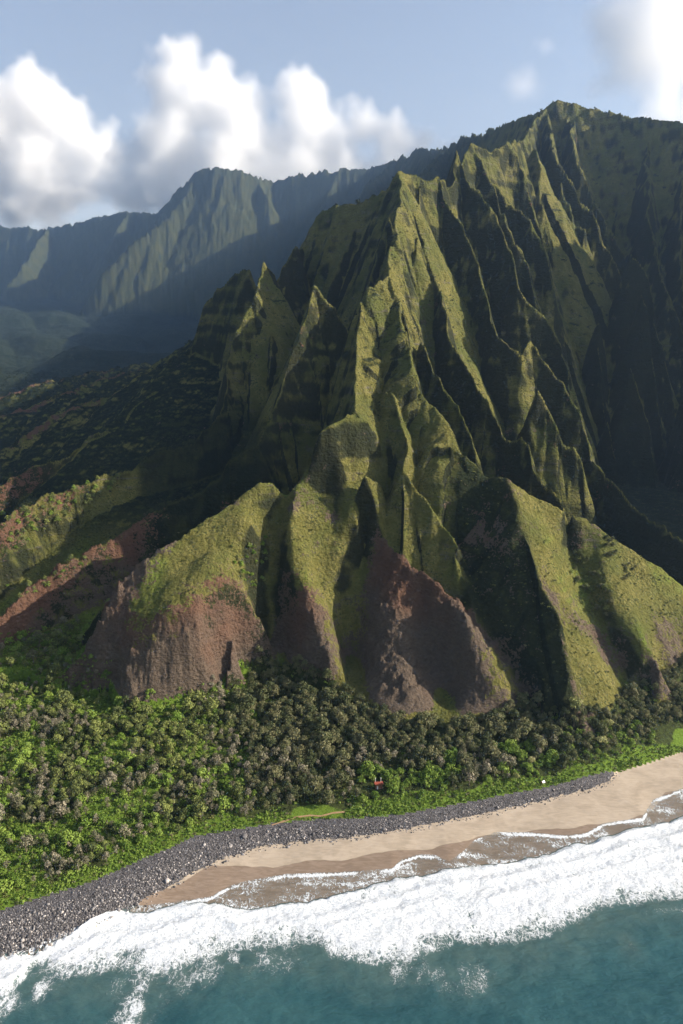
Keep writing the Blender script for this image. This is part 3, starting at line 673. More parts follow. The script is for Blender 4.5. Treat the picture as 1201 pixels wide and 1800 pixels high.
    o = mesh_from('sea', np.stack([x, y, z], -1), f, t.m, dict(foam=dens, film=film, shallow=shal)); tag(o, kind='structure')
sea()

# ------------------------------------------------------------------ sea air
def haze():
    bm = bmesh.new(); bmesh.ops.create_cube(bm, size=1)
    x0, x1, y0, y1, z0, z1 = -5600, 5600, -1700, 7800, -12, 2050
    for v in bm.verts:
        v.co = ((x0+x1)/2 + v.co.x*(x1-x0), (y0+y1)/2 + v.co.y*(y1-y0), (z0+z1)/2 + v.co.z*(z1-z0))
    me = bpy.data.meshes.new('haze'); bm.to_mesh(me); bm.free()
    m = bpy.data.materials.new('haze'); m.use_nodes = True; t = m.node_tree; t.nodes.clear()
    out = t.nodes.new('ShaderNodeOutputMaterial'); v = t.nodes.new('ShaderNodeVolumePrincipled')
    v.inputs['Color'].default_value = (.46, .68, 1.0, 1); v.inputs['Density'].default_value = 0.00006; v.inputs['Anisotropy'].default_value = 0.65
    t.links.new(v.outputs[0], out.inputs['Volume']); me.materials.append(m)
    o = bpy.data.objects.new('haze', me); COL.objects.link(o); tag(o, kind='stuff')
haze()
def veil():  # scattering sheet added to brighten the sky
    """a thin even scattering sheet high over the whole sky"""
    bm = bmesh.new(); bmesh.ops.create_cube(bm, size=1)
    for v in bm.verts: v.co = (v.co.x*120000, v.co.y*120000, 7500 + v.co.z*500)
    me = bpy.data.meshes.new('cloud_veil'); bm.to_mesh(me); bm.free()
    m = bpy.data.materials.new('cloud_veil'); m.use_nodes = True; t = m.node_tree; t.nodes.clear()
    out = t.nodes.new('ShaderNodeOutputMaterial'); v = t.nodes.new('ShaderNodeVolumePrincipled')
    v.inputs['Color'].default_value = (1, 1, 1, 1); v.inputs['Density'].default_value = 0.00015; v.inputs['Anisotropy'].default_value = 0.0
    t.links.new(v.outputs[0], out.inputs['Volume']); me.materials.append(m)
    o = bpy.data.objects.new('cloud_veil', me); COL.objects.link(o); tag(o, 'thin even scattering veil added to pale the blue sky', kind='stuff')
veil()



# ------------------------------------------------------------------ plants
def leaf_material(name, c0, c1, c2):
    t = NT(name)
    oi = t.n('ShaderNodeObjectInfo').outputs['Random']
    n = t.noise(.9, 3, .6)
    c = t.mix(t.ss(t.math('ADD', t.math('MULTIPLY', oi, .8), t.math('MULTIPLY', n, .4)), .2, .9), c0, c1)
    c = t.mix(t.ss(t.math('ADD', t.noise(.35, 2, .5), t.math('MULTIPLY', oi, .3)), .58, .8), c, c2)
    t.base(c, .75, .15)
    tl = t.n('ShaderNodeBsdfTranslucent'); t.l(c, tl.inputs[0]); mx = t.n('ShaderNodeMixShader'); mx.inputs[0].default_value = .18
    t.l(t.p.outputs[0], mx.inputs[1]); t.l(tl.outputs[0], mx.inputs[2]); t.l(mx.outputs[0], t.out.inputs['Surface'])
    return t.m
LEAF = dict(
    grey=leaf_material('grey_leaf', (0.106,0.107,0.055), (0.188,0.175,0.103), (0.244,0.213,0.150)),
    olive=leaf_material('olive_leaf', (0.081,0.100,0.033), (0.156,0.173,0.057), (0.206,0.231,0.062)),
    dark=leaf_material('dark_leaf', (0.062,0.075,0.030), (0.122,0.130,0.053), (0.169,0.160,0.077)),
    bright=leaf_material('bright_leaf', (0.081,0.138,0.018), (0.150,0.225,0.033), (0.200,0.269,0.050)),
    yellow=leaf_material('yellow_leaf', (0.250,0.263,0.088), (0.375,0.362,0.138), (0.425,0.400,0.175)),
    bush=leaf_material('bush_leaf', (0.056,0.073,0.020), (0.119,0.131,0.037), (0.150,0.156,0.045)),
    forest=leaf_material('forest_leaf', (.014,.022,.010), (.026,.036,.016), (.034,.042,.018)))
def bark():
    t = NT('bark'); t.base(t.mix(t.noise(2.0, 4, .6), (.06,.045,.035), (.17,.14,.115)), .9, .1); return t.m
M_BARK = bark()

def leaf_cloud(r, lobes, per, size, squash=1.0):
    """leaf clumps on the shells of a crown's lobes: quads that look outward with scatter"""
    V = []
    for c, R in lobes:
        n = max(8, int(per*R*R))
        d = r.normal(size=(n, 3)); d[:,2] = np.abs(d[:,2])*1.0 - .35; d /= np.linalg.norm(d, axis=1)[:,None]
        p = np.array(c) + d*R*r.uniform(.72, 1.05, (n, 1))*np.array([1, 1, squash])
        nr = d + r.normal(size=(n, 3))*.42; nr /= np.linalg.norm(nr, axis=1)[:,None]
        a = np.cross(nr, r.normal(size=(n, 3))); a /= np.linalg.norm(a, axis=1)[:,None]; b = np.cross(nr, a)
        s = size*r.uniform(.55, 1.15, (n, 1))
        V.append(np.stack([p - a*s - b*s*.6, p + a*s*.9 - b*s*.5, p + a*s + b*s*.7, p - a*s*.8 + b*s*.6], 1))
    V = np.concatenate(V).reshape(-1, 3)
    return V, np.arange(len(V)).reshape(-1, 4)

def tube(p0, p1, r0, r1, n=5):
    p0 = np.array(p0, float); p1 = np.array(p1, float); d = p1-p0; d /= np.linalg.norm(d)
    a = np.cross(d, (.3, .9, .2)); a /= np.linalg.norm(a); b = np.cross(d, a)
    th = np.arange(n)*2*math.pi/n
    ring = np.cos(th)[:,None]*a + np.sin(th)[:,None]*b
    V = np.concatenate([p0 + ring*r0, p1 + ring*r1]); F = np.array([[i, (i+1)%n, n+(i+1)%n, n+i] for i in range(n)])
    return V, F
def join(parts):
    V = []; F = []; k = 0
    for v, f in parts: V.append(v); F.append(f + k); k += len(v)
    return np.concatenate(V), np.concatenate(F)

def mesh_only(name, V, F, mats, mi=None):
    o = mesh_from(name, V, F, None, smooth=False); me = o.data
    bpy.data.objects.remove(o)
    for m in mats: me.materials.append(m)
    if mi is not None: me.polygons.foreach_set('material_index', mi.astype(np.int32))
    return me

def tree_shape(seed, R=3.6, h=8.0, tall=1.0, nl=9, size=.42, per=16):
    r = np.random.default_rng(seed)
    lobes = []
    for i in range(nl):
        a = i*2.4 + r.uniform(-.4, .4); q = math.sqrt((i+.4)/nl)
        lr = R*r.uniform(.34, .52)
        z = h - R*.55 - (q**2)*R*.75*tall + r.uniform(-.35, .35)*R
        lobes.append(((math.cos(a)*q*R*.68, math.sin(a)*q*R*.68, z), lr))
    crown = leaf_cloud(r, lobes, per, size, tall)
    wood = [tube((0, 0, -.8), (r.uniform(-.3, .3), r.uniform(-.3, .3), h*.55), .30, .18)]
    for c, lr in lobes[::2]: wood.append(tube((0, 0, h*.42), (c[0]*.8, c[1]*.8, c[2]-.2), .15, .06, 4))
    return crown, join(wood)

TREE = {}          # kind -> list of (crown mesh, trunk mesh, whole-tree mesh)
def make_kind(kind, leaf, n, **kw):
    out = []
    for i in range(n):
        (cv, cf), (tv, tf) = tree_shape(hash_seed(kind)*100 + i, **kw)
        cm = mesh_only(kind + '_crown', cv, cf, [LEAF[leaf]]); tm = mesh_only(kind + '_trunk', tv, tf, [M_BARK])
        av, af = join([(cv, cf), (tv, tf)])
        am = mesh_only(kind, av, af, [LEAF[leaf], M_BARK], np.concatenate([np.zeros(len(cf)), np.ones(len(tf))]))
        out.append((cm, tm, am))
    TREE[kind] = out
def hash_seed(k): return sum(ord(c)*(i+3) for i, c in enumerate(k)) % 9973
make_kind('grey', 'grey', 4, R=3.1, h=8.5, tall=1.25, nl=8)
make_kind('olive', 'olive', 4, R=3.5, h=7.5, tall=1.0, nl=9)
make_kind('dark', 'dark', 4, R=3.9, h=8.5, tall=1.0, nl=11)
make_kind('bright', 'bright', 3, R=3.6, h=6.0, tall=.85, nl=9)
make_kind('yellow', 'yellow', 2, R=3.6, h=9.0, tall=1.0, nl=9)

HID = bpy.data.collections.new('plant_patterns')      # meshes that the scatters repeat; not linked to the scene
def pattern(name, me):
    o = bpy.data.objects.new(name, me); return o
def scatter(name, pts, rot, scl, idx, meshes, label=None):
    """ONE mass of uncountable pieces: points that each carry one of the given meshes"""
    col = bpy.data.collections.new(name + '_patterns')
    for i, me in enumerate(meshes): col.objects.link(pattern('%s_%02d' % (name, i), me))
    n = len(pts); me = bpy.data.meshes.new(name); me.vertices.add(n); me.vertices.foreach_set('co', np.asarray(pts, np.float32).ravel())
    a = me.attributes.new('turn', 'FLOAT_VECTOR', 'POINT'); a.data.foreach_set('vector', np.asarray(rot, np.float32).ravel())
    a = me.attributes.new('size', 'FLOAT', 'POINT'); a.data.foreach_set('value', np.asarray(scl, np.float32))
    a = me.attributes.new('pick', 'INT', 'POINT'); a.data.foreach_set('value', np.asarray(idx, np.int32))
    o = bpy.data.objects.new(name, me); COL.objects.link(o)
    g = bpy.data.node_groups.new(name, 'GeometryNodeTree')
    g.interface.new_socket('Geometry', in_out='INPUT', socket_type='NodeSocketGeometry'); g.interface.new_socket('Geometry', in_out='OUTPUT', socket_type='NodeSocketGeometry')
    gi = g.nodes.new('NodeGroupInput'); go = g.nodes.new('NodeGroupOutput'); ip = g.nodes.new('GeometryNodeInstanceOnPoints')
    ci = g.nodes.new('GeometryNodeCollectionInfo'); ci.inputs['Collection'].default_value = col; ci.inputs['Separate Children'].default_value = True; ci.inputs['Reset Children'].default_value = True
    def na(nm, ty):
        x = g.nodes.new('GeometryNodeInputNamedAttribute'); x.data_type = ty; x.inputs['Name'].default_value = nm; return x.outputs['Attribute']
    g.links.new(gi.outputs[0], ip.inputs['Points']); g.links.new(ci.outputs[0], ip.inputs['Instance']); ip.inputs['Pick Instance'].default_value = True
    g.links.new(na('pick', 'INT'), ip.inputs['Instance Index']); g.links.new(na('turn', 'FLOAT_VECTOR'), ip.inputs['Rotation']); g.links.new(na('size', 'FLOAT'), ip.inputs['Scale'])
    g.links.new(ip.outputs[0], go.inputs[0])
    m = o.modifiers.new('scatter', 'NODES'); m.node_group = g
    tag(o, label, kind='stuff'); return o

def project(p):
    """photo pixel of world points (n,3)"""
    p = np.atleast_2d(p); c, s_ = math.cos(PITCH), math.sin(PITCH)
    y = p[:,1]; z = p[:,2]-CAM_H
    f = y*c - z*s_; up = y*s_ + z*c
    return 600.5 + p[:,0]/f*FPX, 900 - up/f*FPX, f

# ---- where the wood stands
def jitter_grid(x0, x1, y0, y1, st, r):
    gx, gy = np.meshgrid(np.arange(x0, x1, st), np.arange(y0, y1, st*.9))
    gx = gx + (np.arange(gx.shape[0]) % 2)[:,None]*st*.5
    return (gx + r.uniform(-.38, .38, gx.shape)*st).ravel(), (gy + r.uniform(-.38, .38, gy.shape)*st).ravel()
Xt, Yt = jitter_grid(-330, 330, 230, 545, 3.9, rng)
def on_terrace(x, y, m0=0, m1=0):
    z = ground_z(x, y); f = plain_height(x, y)
    low = (x < -165) & (y < 545) & (z < 46)
    return (y > cy(C_GREEN, x) + m0) & ((y < cy(C_BASE, x) + m1 - 4) & (z - f < 8) | low)
HUT = G(666, 1374, 14)
ok = on_terrace(Xt, Yt, 9, 10); Xt = Xt[ok]; Yt = Yt[ok]
lushT = terr_lush(Xt, Yt)
px, py, _ = project(np.stack([Xt, Yt, ground_z(Xt, Yt)+4], -1))
r_ = rng.uniform(0, 1, len(Xt)); nz = fbm(Xt/22, Yt/22, 3, 501)
keep = (r_ > lushT*.62) & (rng.uniform(0, 1, len(Xt)) < .80 + .5*fbm(Xt/12, Yt/12, 2, 505))
keep &= ~((np.abs(px-545) < 75) & (py > 1405))                    # the meadow by the path
keep &= ~((px > 1150) & (py > 1262))                              # the small lawn at the right
keep &= (np.hypot(Xt-HUT[0], (Yt-HUT[1])*.7) > 5) & ~((np.abs(px-668) < 14) & (py > 1366) & (py < 1392))
kind = np.full(len(Xt), 'dark', dtype=object)
west = px < 430 + 60*nz
kind[west] = np.where(nz[west] + (r_[west]-.5)*.8 > .02, 'grey', 'olive')
mid = (px >= 430 + 60*nz) & (py > 1330 + 40*nz - (px-430)*.05)
kind[mid & (r_ > .45)] = 'grey'
east = px > 700
kind[east & (py > 1325 - (px-700)*.12) & (nz > -.1)] = 'bright'
kind[(px > 630) & (px < 790) & (py > 1345)] = 'bright'
kind[(px > 985) & (py > 1262)] = np.where(r_[(px > 985) & (py > 1262)] > .6, 'bright', 'dark')
kind[(lushT > .5) & (r_ > .80)] = 'bright'
kind[west & (r_ > .80)] = 'bright'
Xt = Xt[keep]; Yt = Yt[keep]; kind = kind[keep]; px = px[keep]; py = py[keep]
Zt = ground_z(Xt, Yt)
St = .74*rng.lognormal(0, .30, len(Xt))*np.where(kind == 'grey', .82, 1.0)*np.where(px > 1000, .85, 1.0)
Rt = rng.uniform(0, 2*math.pi, len(Xt))
# ---- the nearest 300 in view are trees of their own, the rest of the wood is one mass
_, _, dpt = project(np.stack([Xt, Yt, Zt], -1))
inview = (px > -5) & (px < 1206)
order = np.argsort(np.where(inview, dpt/St, 1e9))
single = np.zeros(len(Xt), bool); single[order[:290]] = True
TLOOK = dict(grey='grey-brown feathery tree', olive='olive-green bushy tree', dark='dark green broad-crowned tree', bright='bright green rounded tree', yellow='pale tree')
def tree_place(qx, qy, front):
    if qx < 250: w = 'in the thicket behind the widest boulder bank'
    elif qx < 470: w = 'below the left grass shoulder'
    elif qx < 640: w = 'behind the small meadow'
    elif qx < 790: w = 'around the red-roofed hut'
    else: w = 'behind the end of the boulder bank'
    return w + (', nearest the stones' if front else '')
def plant(kind, i, x, y, z, sc, rot, label, group=None, name='tree', cat='tree'):
    cm, tm, _ = TREE[kind][i % len(TREE[kind])]
    e = bpy.data.objects.new(name, None); COL.objects.link(e); e.empty_display_size = .5
    e.location = (x, y, z); e.rotation_euler = (0, 0, rot); e.scale = (sc, sc, sc)
    tag(e, label, cat, group)
    for nm, me in (('crown', cm), ('trunk', tm)):
        o = bpy.data.objects.new(nm, me); COL.objects.link(o); o.parent = e
    return e
for n_, i in enumerate(np.nonzero(single)[0]):
    fr = Yt[i] - cy(C_GREEN, Xt[i]) < 19; big = 'large ' if St[i] > .95 else 'small ' if St[i] < .55 else ''
    w = tree_place(px[i], py[i], fr)
    plant(kind[i], n_, Xt[i], Yt[i], Zt[i], St[i], Rt[i], big + TLOOK[kind[i]] + ' ' + w, big + kind[i] + ' trees ' + w)
KINDS = ['grey', 'olive', 'dark', 'bright']; allm = []; base_i = {}
for k in KINDS:
    base_i[k] = len(allm); allm += [t[2] for t in TREE[k]]
m = ~single
pick = np.array([base_i[k] + int(q*997) % len(TREE[k]) for k, q in zip(kind[m], Rt[m])])
scatter('wood', np.stack([Xt[m], Yt[m], Zt[m]], -1), np.stack([0*Rt[m], 0*Rt[m], Rt[m]], -1), St[m], pick, allm,
        'dense wood of grey-green trees between the foot of the mountain and the boulder bank')
print('trees', len(Xt))
# ---- pale trees that stand out at the right
for (qx, qy, sc, lab) in ((1008,1272,1.25,'large pale yellow-green tree below the right grass spur, leftmost of the pair by the lawn'),
                          (1070,1270,.9,'narrow pale yellow-green tree nearest the small lawn'),
                          (1058,1302,1.05,'leaning pale yellow-green tree above the bright bushes, seaward of its pale neighbours'),
                          (935,1288,.6,'small pale-topped tree among dark crowns between the brown and the green spur'),
                          (935,1330,.75,'pale yellow-green tree amid the dark wood, inland of the end of the boulder bank'),
                          (908,1352,.7,'low pale yellow tree at the lower rim of the dark wood')):
    p = G(qx, qy, 22 if qy < 1290 else 17); z = ground_z(p[0], p[1])[0]
    plant('yellow', qx, p[0], p[1], z, sc, qx*.7, lab)

# ---- low bright growth: one mass
def bush_mesh(seed, leaf, n=3, per=20, size=.30):
    r = np.random.default_rng(seed); lobes = [((r.uniform(-.6, .6), r.uniform(-.6, .6), r.uniform(.15, .5)), r.uniform(.5, .85)) for _ in range(n)]
    v, f = leaf_cloud(r, lobes, per, size, .9); return mesh_only('bush', v, f, [LEAF[leaf]])
BUSH = [bush_mesh(i, 'bright') for i in range(3)] + [bush_mesh(10+i, 'bush') for i in range(3)] + [bush_mesh(20+i, 'dark') for i in range(2)] + [bush_mesh(30+i, 'forest') for i in range(3)]
Xb, Yb = jitter_grid(-320, 330, 230, 540, 1.9, rng)
ok = on_terrace(Xb, Yb, .3, 8); Xb = Xb[ok]; Yb = Yb[ok]
lb = terr_lush(Xb, Yb); rr = rng.uniform(0, 1, len(Xb)); nb = fbm(Xb/9, Yb/9, 3, 511)
pxb, pyb, _ = project(np.stack([Xb, Yb, ground_z(Xb, Yb)], -1))
lawn = ((pxb > 1158) & (pyb > 1276) & (pyb < 1312)) | ((np.abs(pxb-560) < 48) & (pyb > 1413) & (pyb < 1437))
keep = (rr < .30 + .7*lb) & ~lawn & (pxb > -60) & (pxb < 1270)
Xb = Xb[keep]; Yb = Yb[keep]; lb = lb[keep]; rr = rng.uniform(0, 1, keep.sum()); nb = nb[keep]
idx = np.where(rr < .30 + .55*lb + .4*nb, rng.integers(0, 3, len(Xb)), rng.integers(3, 8, len(Xb)))
scatter('undergrowth', np.stack([Xb, Yb, ground_z(Xb, Yb)-.1], -1), np.stack([0*Xb, 0*Xb, rng.uniform(0, 6.28, len(Xb))], -1), rng.uniform(.7, 1.5, len(Xb))*(1+.5*nb), idx, BUSH,
        'bright green low growth along the top of the boulder bank and through the wood')
# ---- scrub on the slopes
def scrub(n, y0, y1, smax, s0, s1, name, label, bare=.5):
    u = rng.uniform(-.6, .6, n); y = np.sqrt(rng.uniform(y0*y0, y1*y1, n)); x = fan_x(u, y)
    rI = np.clip(np.round(np.interp(y, Yr, np.arange(nR))).astype(int), 0, nR-1); cI = np.clip(np.round(np.interp(u, Ur, np.arange(nC))).astype(int), 0, nC-1)
    k = rI*nC + cI
    dn = fbm(x/35, y/35, 3, 521)
    ok = (y > cy(C_BASE, x)) & (SLOPE[k] < smax) & (Soil[k] < bare) & (rng.uniform(0, 1, n) < .55 + .9*dn)
    x = x[ok]; y = y[ok]; z = ground_z(x, y)
    scatter(name, np.stack([x, y, z-.2], -1), np.stack([0*x, 0*x, rng.uniform(0, 6.28, len(x))], -1), rng.uniform(s0, s1, len(x))*rng.uniform(.6, 1.2, len(x)), np.where(y > 600, rng.integers(8, 11, len(x)), rng.integers(3, 8, len(x))), BUSH, label)
scrub(30000, 420, 900, 2.6, .5, 1.3, 'hillside_scrub', 'low scrub dotted over the grass slopes and ridges')
scrub(26000, 880, 2300, 1.3, 1.6, 4.5, 'valley_scrub', 'scrub and trees covering the shaded valley floors')

# ---- single trees on the spurs: in view one by one
def spur_trees(poly, n, kinds, s0, s1, label, group, Yrange, seed):
    r = np.random.default_rng(seed); done = 0; tries = 0
    P2 = np.array(poly, float); x0, y0 = P2.min(0); x1, y1 = P2.max(0)
    cand_y = np.arange(Yrange[0], Yrange[1], 1.0)
    while done < n and tries < n*12:
        tries += 1
        qx = r.uniform(x0, x1); qy = r.uniform(y0, y1); ins = False
        for a in range(len(P2)):
            (ax, ay), (bx, by) = P2[a], P2[a-1]
            if (ay > qy) != (by > qy) and qx < (bx-ax)*(qy-ay)/(by-ay)+ax: ins = not ins
        if not ins: continue
        ray = np.array([P(qx, qy, Y) for Y in cand_y])           # first place where the sight line meets the slope
        hit = np.nonzero(ground_z(ray[:,0], ray[:,1]) > ray[:,2])[0]
        if not len(hit): continue
        x, y, _ = ray[hit[0]]; z = ground_z(x, y)[0]
        plant(kinds[done % len(kinds)], done, x, y, z-.3, r.uniform(s0, s1), r.uniform(0, 6.28), label, group, 'shrub', 'shrub'); done += 1  # small spur trees, listed apart from the terrace trees
spur_trees([(0,900),(20,940),(0,975),(60,960),(130,905),(190,870),(235,850),(235,832),(150,850),(90,880),(40,900)], 60, ['olive','bright','olive'], .55, .95,
           'sunlit small olive-green tree on the lit spur at the left edge', 'small trees on the lit left spur', (520, 760), 3)
spur_trees([(0,1010),(30,1060),(100,1030),(160,985),(120,985),(60,1030),(20,1040)], 22, ['olive','bush' if 0 else 'olive','bright'], .4, .75,
           'small tree on the bare red-brown spur at the left edge', 'small trees on the bare left spur', (460, 620), 4)
spur_trees([(400,965),(470,945),(478,1010),(455,1040),(390,1000)], 30, ['bright','olive','bright'], .4, .75,
           'small bright tree in the hollow of the left grass shoulder', 'small trees in the hollow of the grass shoulder', (440, 560), 5)
spur_trees([(985,975),(1020,975),(1040,1000),(1075,1030),(1085,1090),(1040,1085),(1000,1010)], 34, ['dark','olive'], .4, .75,
           'small dark tree in the shaded hollow of the right grass spur', 'small trees in the hollow of the right spur', (420, 560), 6)
spur_trees([(1062,945),(1082,945),(1082,980),(1066,985)], 9, ['dark'], .45, .7, 'small dark tree at the top of the right grass spur', 'small trees at the top of the right spur', (430, 560), 7)
spur_trees([(1088,985),(1108,985),(1118,1025),(1100,1030)], 10, ['dark'], .3, .5, 'little dark round tree dotted on the sunny right grass slope', 'small trees on the sunny right slope', (430, 560), 8)

# ------------------------------------------------------------------ boulders
def boulder_material():
    t = NT('basalt'); oi = t.n('ShaderNodeObjectInfo').outputs['Random']
    c = t.mix(t.ss(oi, .15, .9), (.050,.045,.044), (.235,.215,.205)); c = t.mix(t.ss(oi, .90, .97), c, (.46,.41,.37))
    c = t.mix(t.ss(t.noise(1.5, 4, .6), .5, .75), c, (.10,.088,.085)); t.base(c, .7, .3)
    t.bump(t.noise(3.0, 4, .6), .4, .1); return t.m
M_BOUL = boulder_material()
def boulder_mesh(seed):
    r = np.random.default_rng(seed); bm = bmesh.new(); bmesh.ops.create_icosphere(bm, subdivisions=2, radius=.5)
    ax = r.uniform(.65, 1.15, 3); ax[2] *= .75; cuts = r.normal(size=(7, 3)); cuts /= np.linalg.norm(cuts, axis=1)[:,None]
    for v in bm.verts:
        p = np.array(v.co)
        for c in cuts:
            q = p@c
            if q > .36: p = p - c*(q-.36)*.8
        v.co = Vector(p*ax*1.15)
    me = bpy.data.meshes.new('boulder'); bm.to_mesh(me); bm.free(); me.materials.append(M_BOUL)
    return me
BOUL = [boulder_mesh(i) for i in range(7)]
Xk, Yk = jitter_grid(-330, 175, 215, 420, .78, rng)
c_, g_ = cy(C_COB, Xk), cy(C_GREEN, Xk)
tt = (Yk - c_)/np.maximum(g_-c_, .5)
nk = noise2(Xk/5, Yk/5, 601)
ok = (Yk > c_ - 2.0 - 2.5*rng.uniform(0, 1, len(Xk))**3 + nk) & (Yk < g_ + 1.0) & (g_ - c_ > .8)
ok &= rng.uniform(0, 1, len(Xk)) < np.where(Yk < c_, .35, np.where(tt > .72, .35, .95))
Xk = Xk[ok]; Yk = Yk[ok]; tt = tt[ok]
sz = rng.lognormal(-.46, .38, len(Xk))*np.interp(tt, [0, .3, .75, 1], [1.1, 1.0, .75, .55])*np.interp(Xk, [-150, -60, 100], [1.12, .95, .85])
Zk = ground_z(Xk, Yk)
pxk, pyk, dk = project(np.stack([Xk, Yk, Zk], -1))
vis = (pxk > 0) & (pxk < 1201) & (pyk < 1800)
order = np.argsort(np.where(vis, -sz/dk, 1)); one = np.zeros(len(Xk), bool); one[order[:290]] = True
for n_, i in enumerate(np.nonzero(one)[0]):
    b = bpy.data.objects.new('boulder', BOUL[n_ % 7]); COL.objects.link(b); b.location = (Xk[i], Yk[i], Zk[i] + .12*sz[i])
    b.rotation_euler = (rng.uniform(-.4, .4), rng.uniform(-.4, .4), rng.uniform(0, 6.28)); b.scale = (sz[i],)*3
    w = ('at the left edge of the photo' if pxk[i] < 110 else 'where the bank narrows towards the sand' if pxk[i] > 260 else 'on the wide left bank')
    w2 = 'beside the surf' if tt[i] < .3 else 'under the green bank' if tt[i] > .68 else 'in mid bank'
    w3 = 'very large' if sz[i] > 1.15 else 'large'
    tag(b, w3 + ' grey basalt boulder ' + w2 + ', ' + w, 'boulder', w3 + ' boulders ' + w2 + ' ' + w)
m = ~one
scatter('cobbles', np.stack([Xk[m], Yk[m], Zk[m] + .08*sz[m]], -1), np.stack([rng.uniform(-.5, .5, m.sum()), rng.uniform(-.5, .5, m.sum()), rng.uniform(0, 6.28, m.sum())], -1), sz[m], rng.integers(0, 7, m.sum()), BOUL,
        'bank of grey rounded cobbles between the green edge and the sand')
print('stones', len(Xk))

# ------------------------------------------------------------------ hut, tarp, path
def simple(name, c, rough=.8):
    t = NT(name); t.base(t.mix(t.noise(1.3, 4, .6), tuple(q*.75 for q in c), tuple(min(1, q*1.15) for q in c)), rough, .2); return t.m
def box(name, sx, sy, sz_, loc, mat, parent=None, bevel=.02, rot=(0,0,0)):
    bm = bmesh.new(); bmesh.ops.create_cube(bm, size=1)
    for v in bm.verts: v.co = (v.co.x*sx, v.co.y*sy, v.co.z*sz_)
    bmesh.ops.bevel(bm, geom=bm.edges[:], offset=bevel, segments=1, affect='EDGES')
    me = bpy.data.meshes.new(name); bm.to_mesh(me); bm.free(); me.materials.append(mat)
    o = bpy.data.objects.new(name, me); COL.objects.link(o); o.location = loc; o.rotation_euler = rot
    if parent: o.parent = parent
    return o
def pipe(name, r, h, loc, mat, parent):
    bm = bmesh.new(); bmesh.ops.create_cone(bm, segments=12, radius1=r, radius2=r, depth=h, cap_ends=True)
    me = bpy.data.meshes.new(name); bm.to_mesh(me); bm.free(); me.materials.append(mat)
    o = bpy.data.objects.new(name, me); COL.objects.link(o); o.location = loc; o.parent = parent; return o
hz = ground_z(HUT[0], HUT[1])[0]
hut = bpy.data.objects.new('hut', None); COL.objects.link(hut); hut.location = (HUT[0], HUT[1], hz); hut.rotation_euler = (0, 0, .08)
tag(hut, 'small red-roofed hut with two pale vent pipes in a gap of the wood', 'hut')
M_ROOF = simple('red_roof', (.34,.085,.05)); M_WALLB = simple('brown_boards', (.17,.085,.055)); M_PIPE = simple('pale_pipe', (.55,.53,.50), .5)
box('wall', 4.3, 2.6, 3.2, (0, 0, 1.6), M_WALLB, hut)
box('roof', 5.2, 3.4, .16, (0, -.1, 3.42), M_ROOF, hut, rot=(-.16, 0, 0))
box('door', .9, .08, 2.0, (-.9, -1.33, 1.1), M_PIPE, hut)
for xx in (-1.95, 1.35):
    q = pipe('vent_pipe', .16, 3.0, (xx, 1.0, 4.4), M_PIPE, hut); pipe('vent_cap', .24, .14, (0, 0, 1.55), M_PIPE, q)
def tarp():
    p = G(955, 1371, 9); z = ground_z(p[0], p[1])[0]
    e = bpy.data.objects.new('tent', None); COL.objects.link(e); e.location = (p[0], p[1], z); e.rotation_euler = (0, 0, .6)
    tag(e, 'tiny white and red camping tent under the bushes at the end of the boulder bank', 'tent')
    w, d, h = 1.2, 1.0, 1.2
    V = np.array([(-w,-d,0),(w,-d,0),(w,d,0),(-w,d,0),(-w*.9,0,h),(w*.9,0,h)], float)
    for nm, f, c in (('canopy', [[0,1,5,4],[2,3,4,5]], (.8,.78,.75)), ('end_panel', [[3,0,4,4],[1,2,5,5]], (.55,.12,.08))):
        F = np.array(f); bm = bmesh.new(); vs = [bm.verts.new(v) for v in V]
        for q in F:
            bm.faces.new([vs[i] for i in dict.fromkeys(q)])
        loose = [v for v in bm.verts if not v.link_faces]; bmesh.ops.delete(bm, geom=loose, context='VERTS')
        me = bpy.data.meshes.new(nm); bm.to_mesh(me); bm.free(); me.materials.append(simple(nm, c))
        o = bpy.data.objects.new(nm, me); COL.objects.link(o); o.parent = e
tarp()
def ribbon(name, pts, w, mat):
    W = []
    for a in range(len(pts)-1):
        for t in np.linspace(0, 1, 8, endpoint=False): W.append((pts[a][0]*(1-t)+pts[a+1][0]*t, pts[a][1]*(1-t)+pts[a+1][1]*t))
    W = np.array([G(*q, 8.5)[:2] for q in W]); d = np.gradient(W, axis=0); nrm = np.stack([-d[:,1], d[:,0]], -1); nrm /= np.linalg.norm(nrm, axis=1)[:,None]
    ww = w*(1 + .3*noise2(np.arange(len(W))/3.0, np.zeros(len(W)), 7))[:,None]
    A = W + nrm*ww*.5; B = W - nrm*ww*.5; k = len(W)
    V = np.concatenate([np.column_stack([A, ground_z(A[:,0], A[:,1])+.12]), np.column_stack([B, ground_z(B[:,0], B[:,1])+.12])])
    F = np.array([[i, i+1, k+i+1, k+i] for i in range(k-1)])
    o = mesh_from(name, V, F, mat); tag(o, kind='structure'); return o
ribbon('path', [(478,1446),(505,1438),(520,1433),(545,1430),(565,1431),(585,1426),(610,1424)], 1.1, simple('trodden_earth', (.30,.19,.10)))

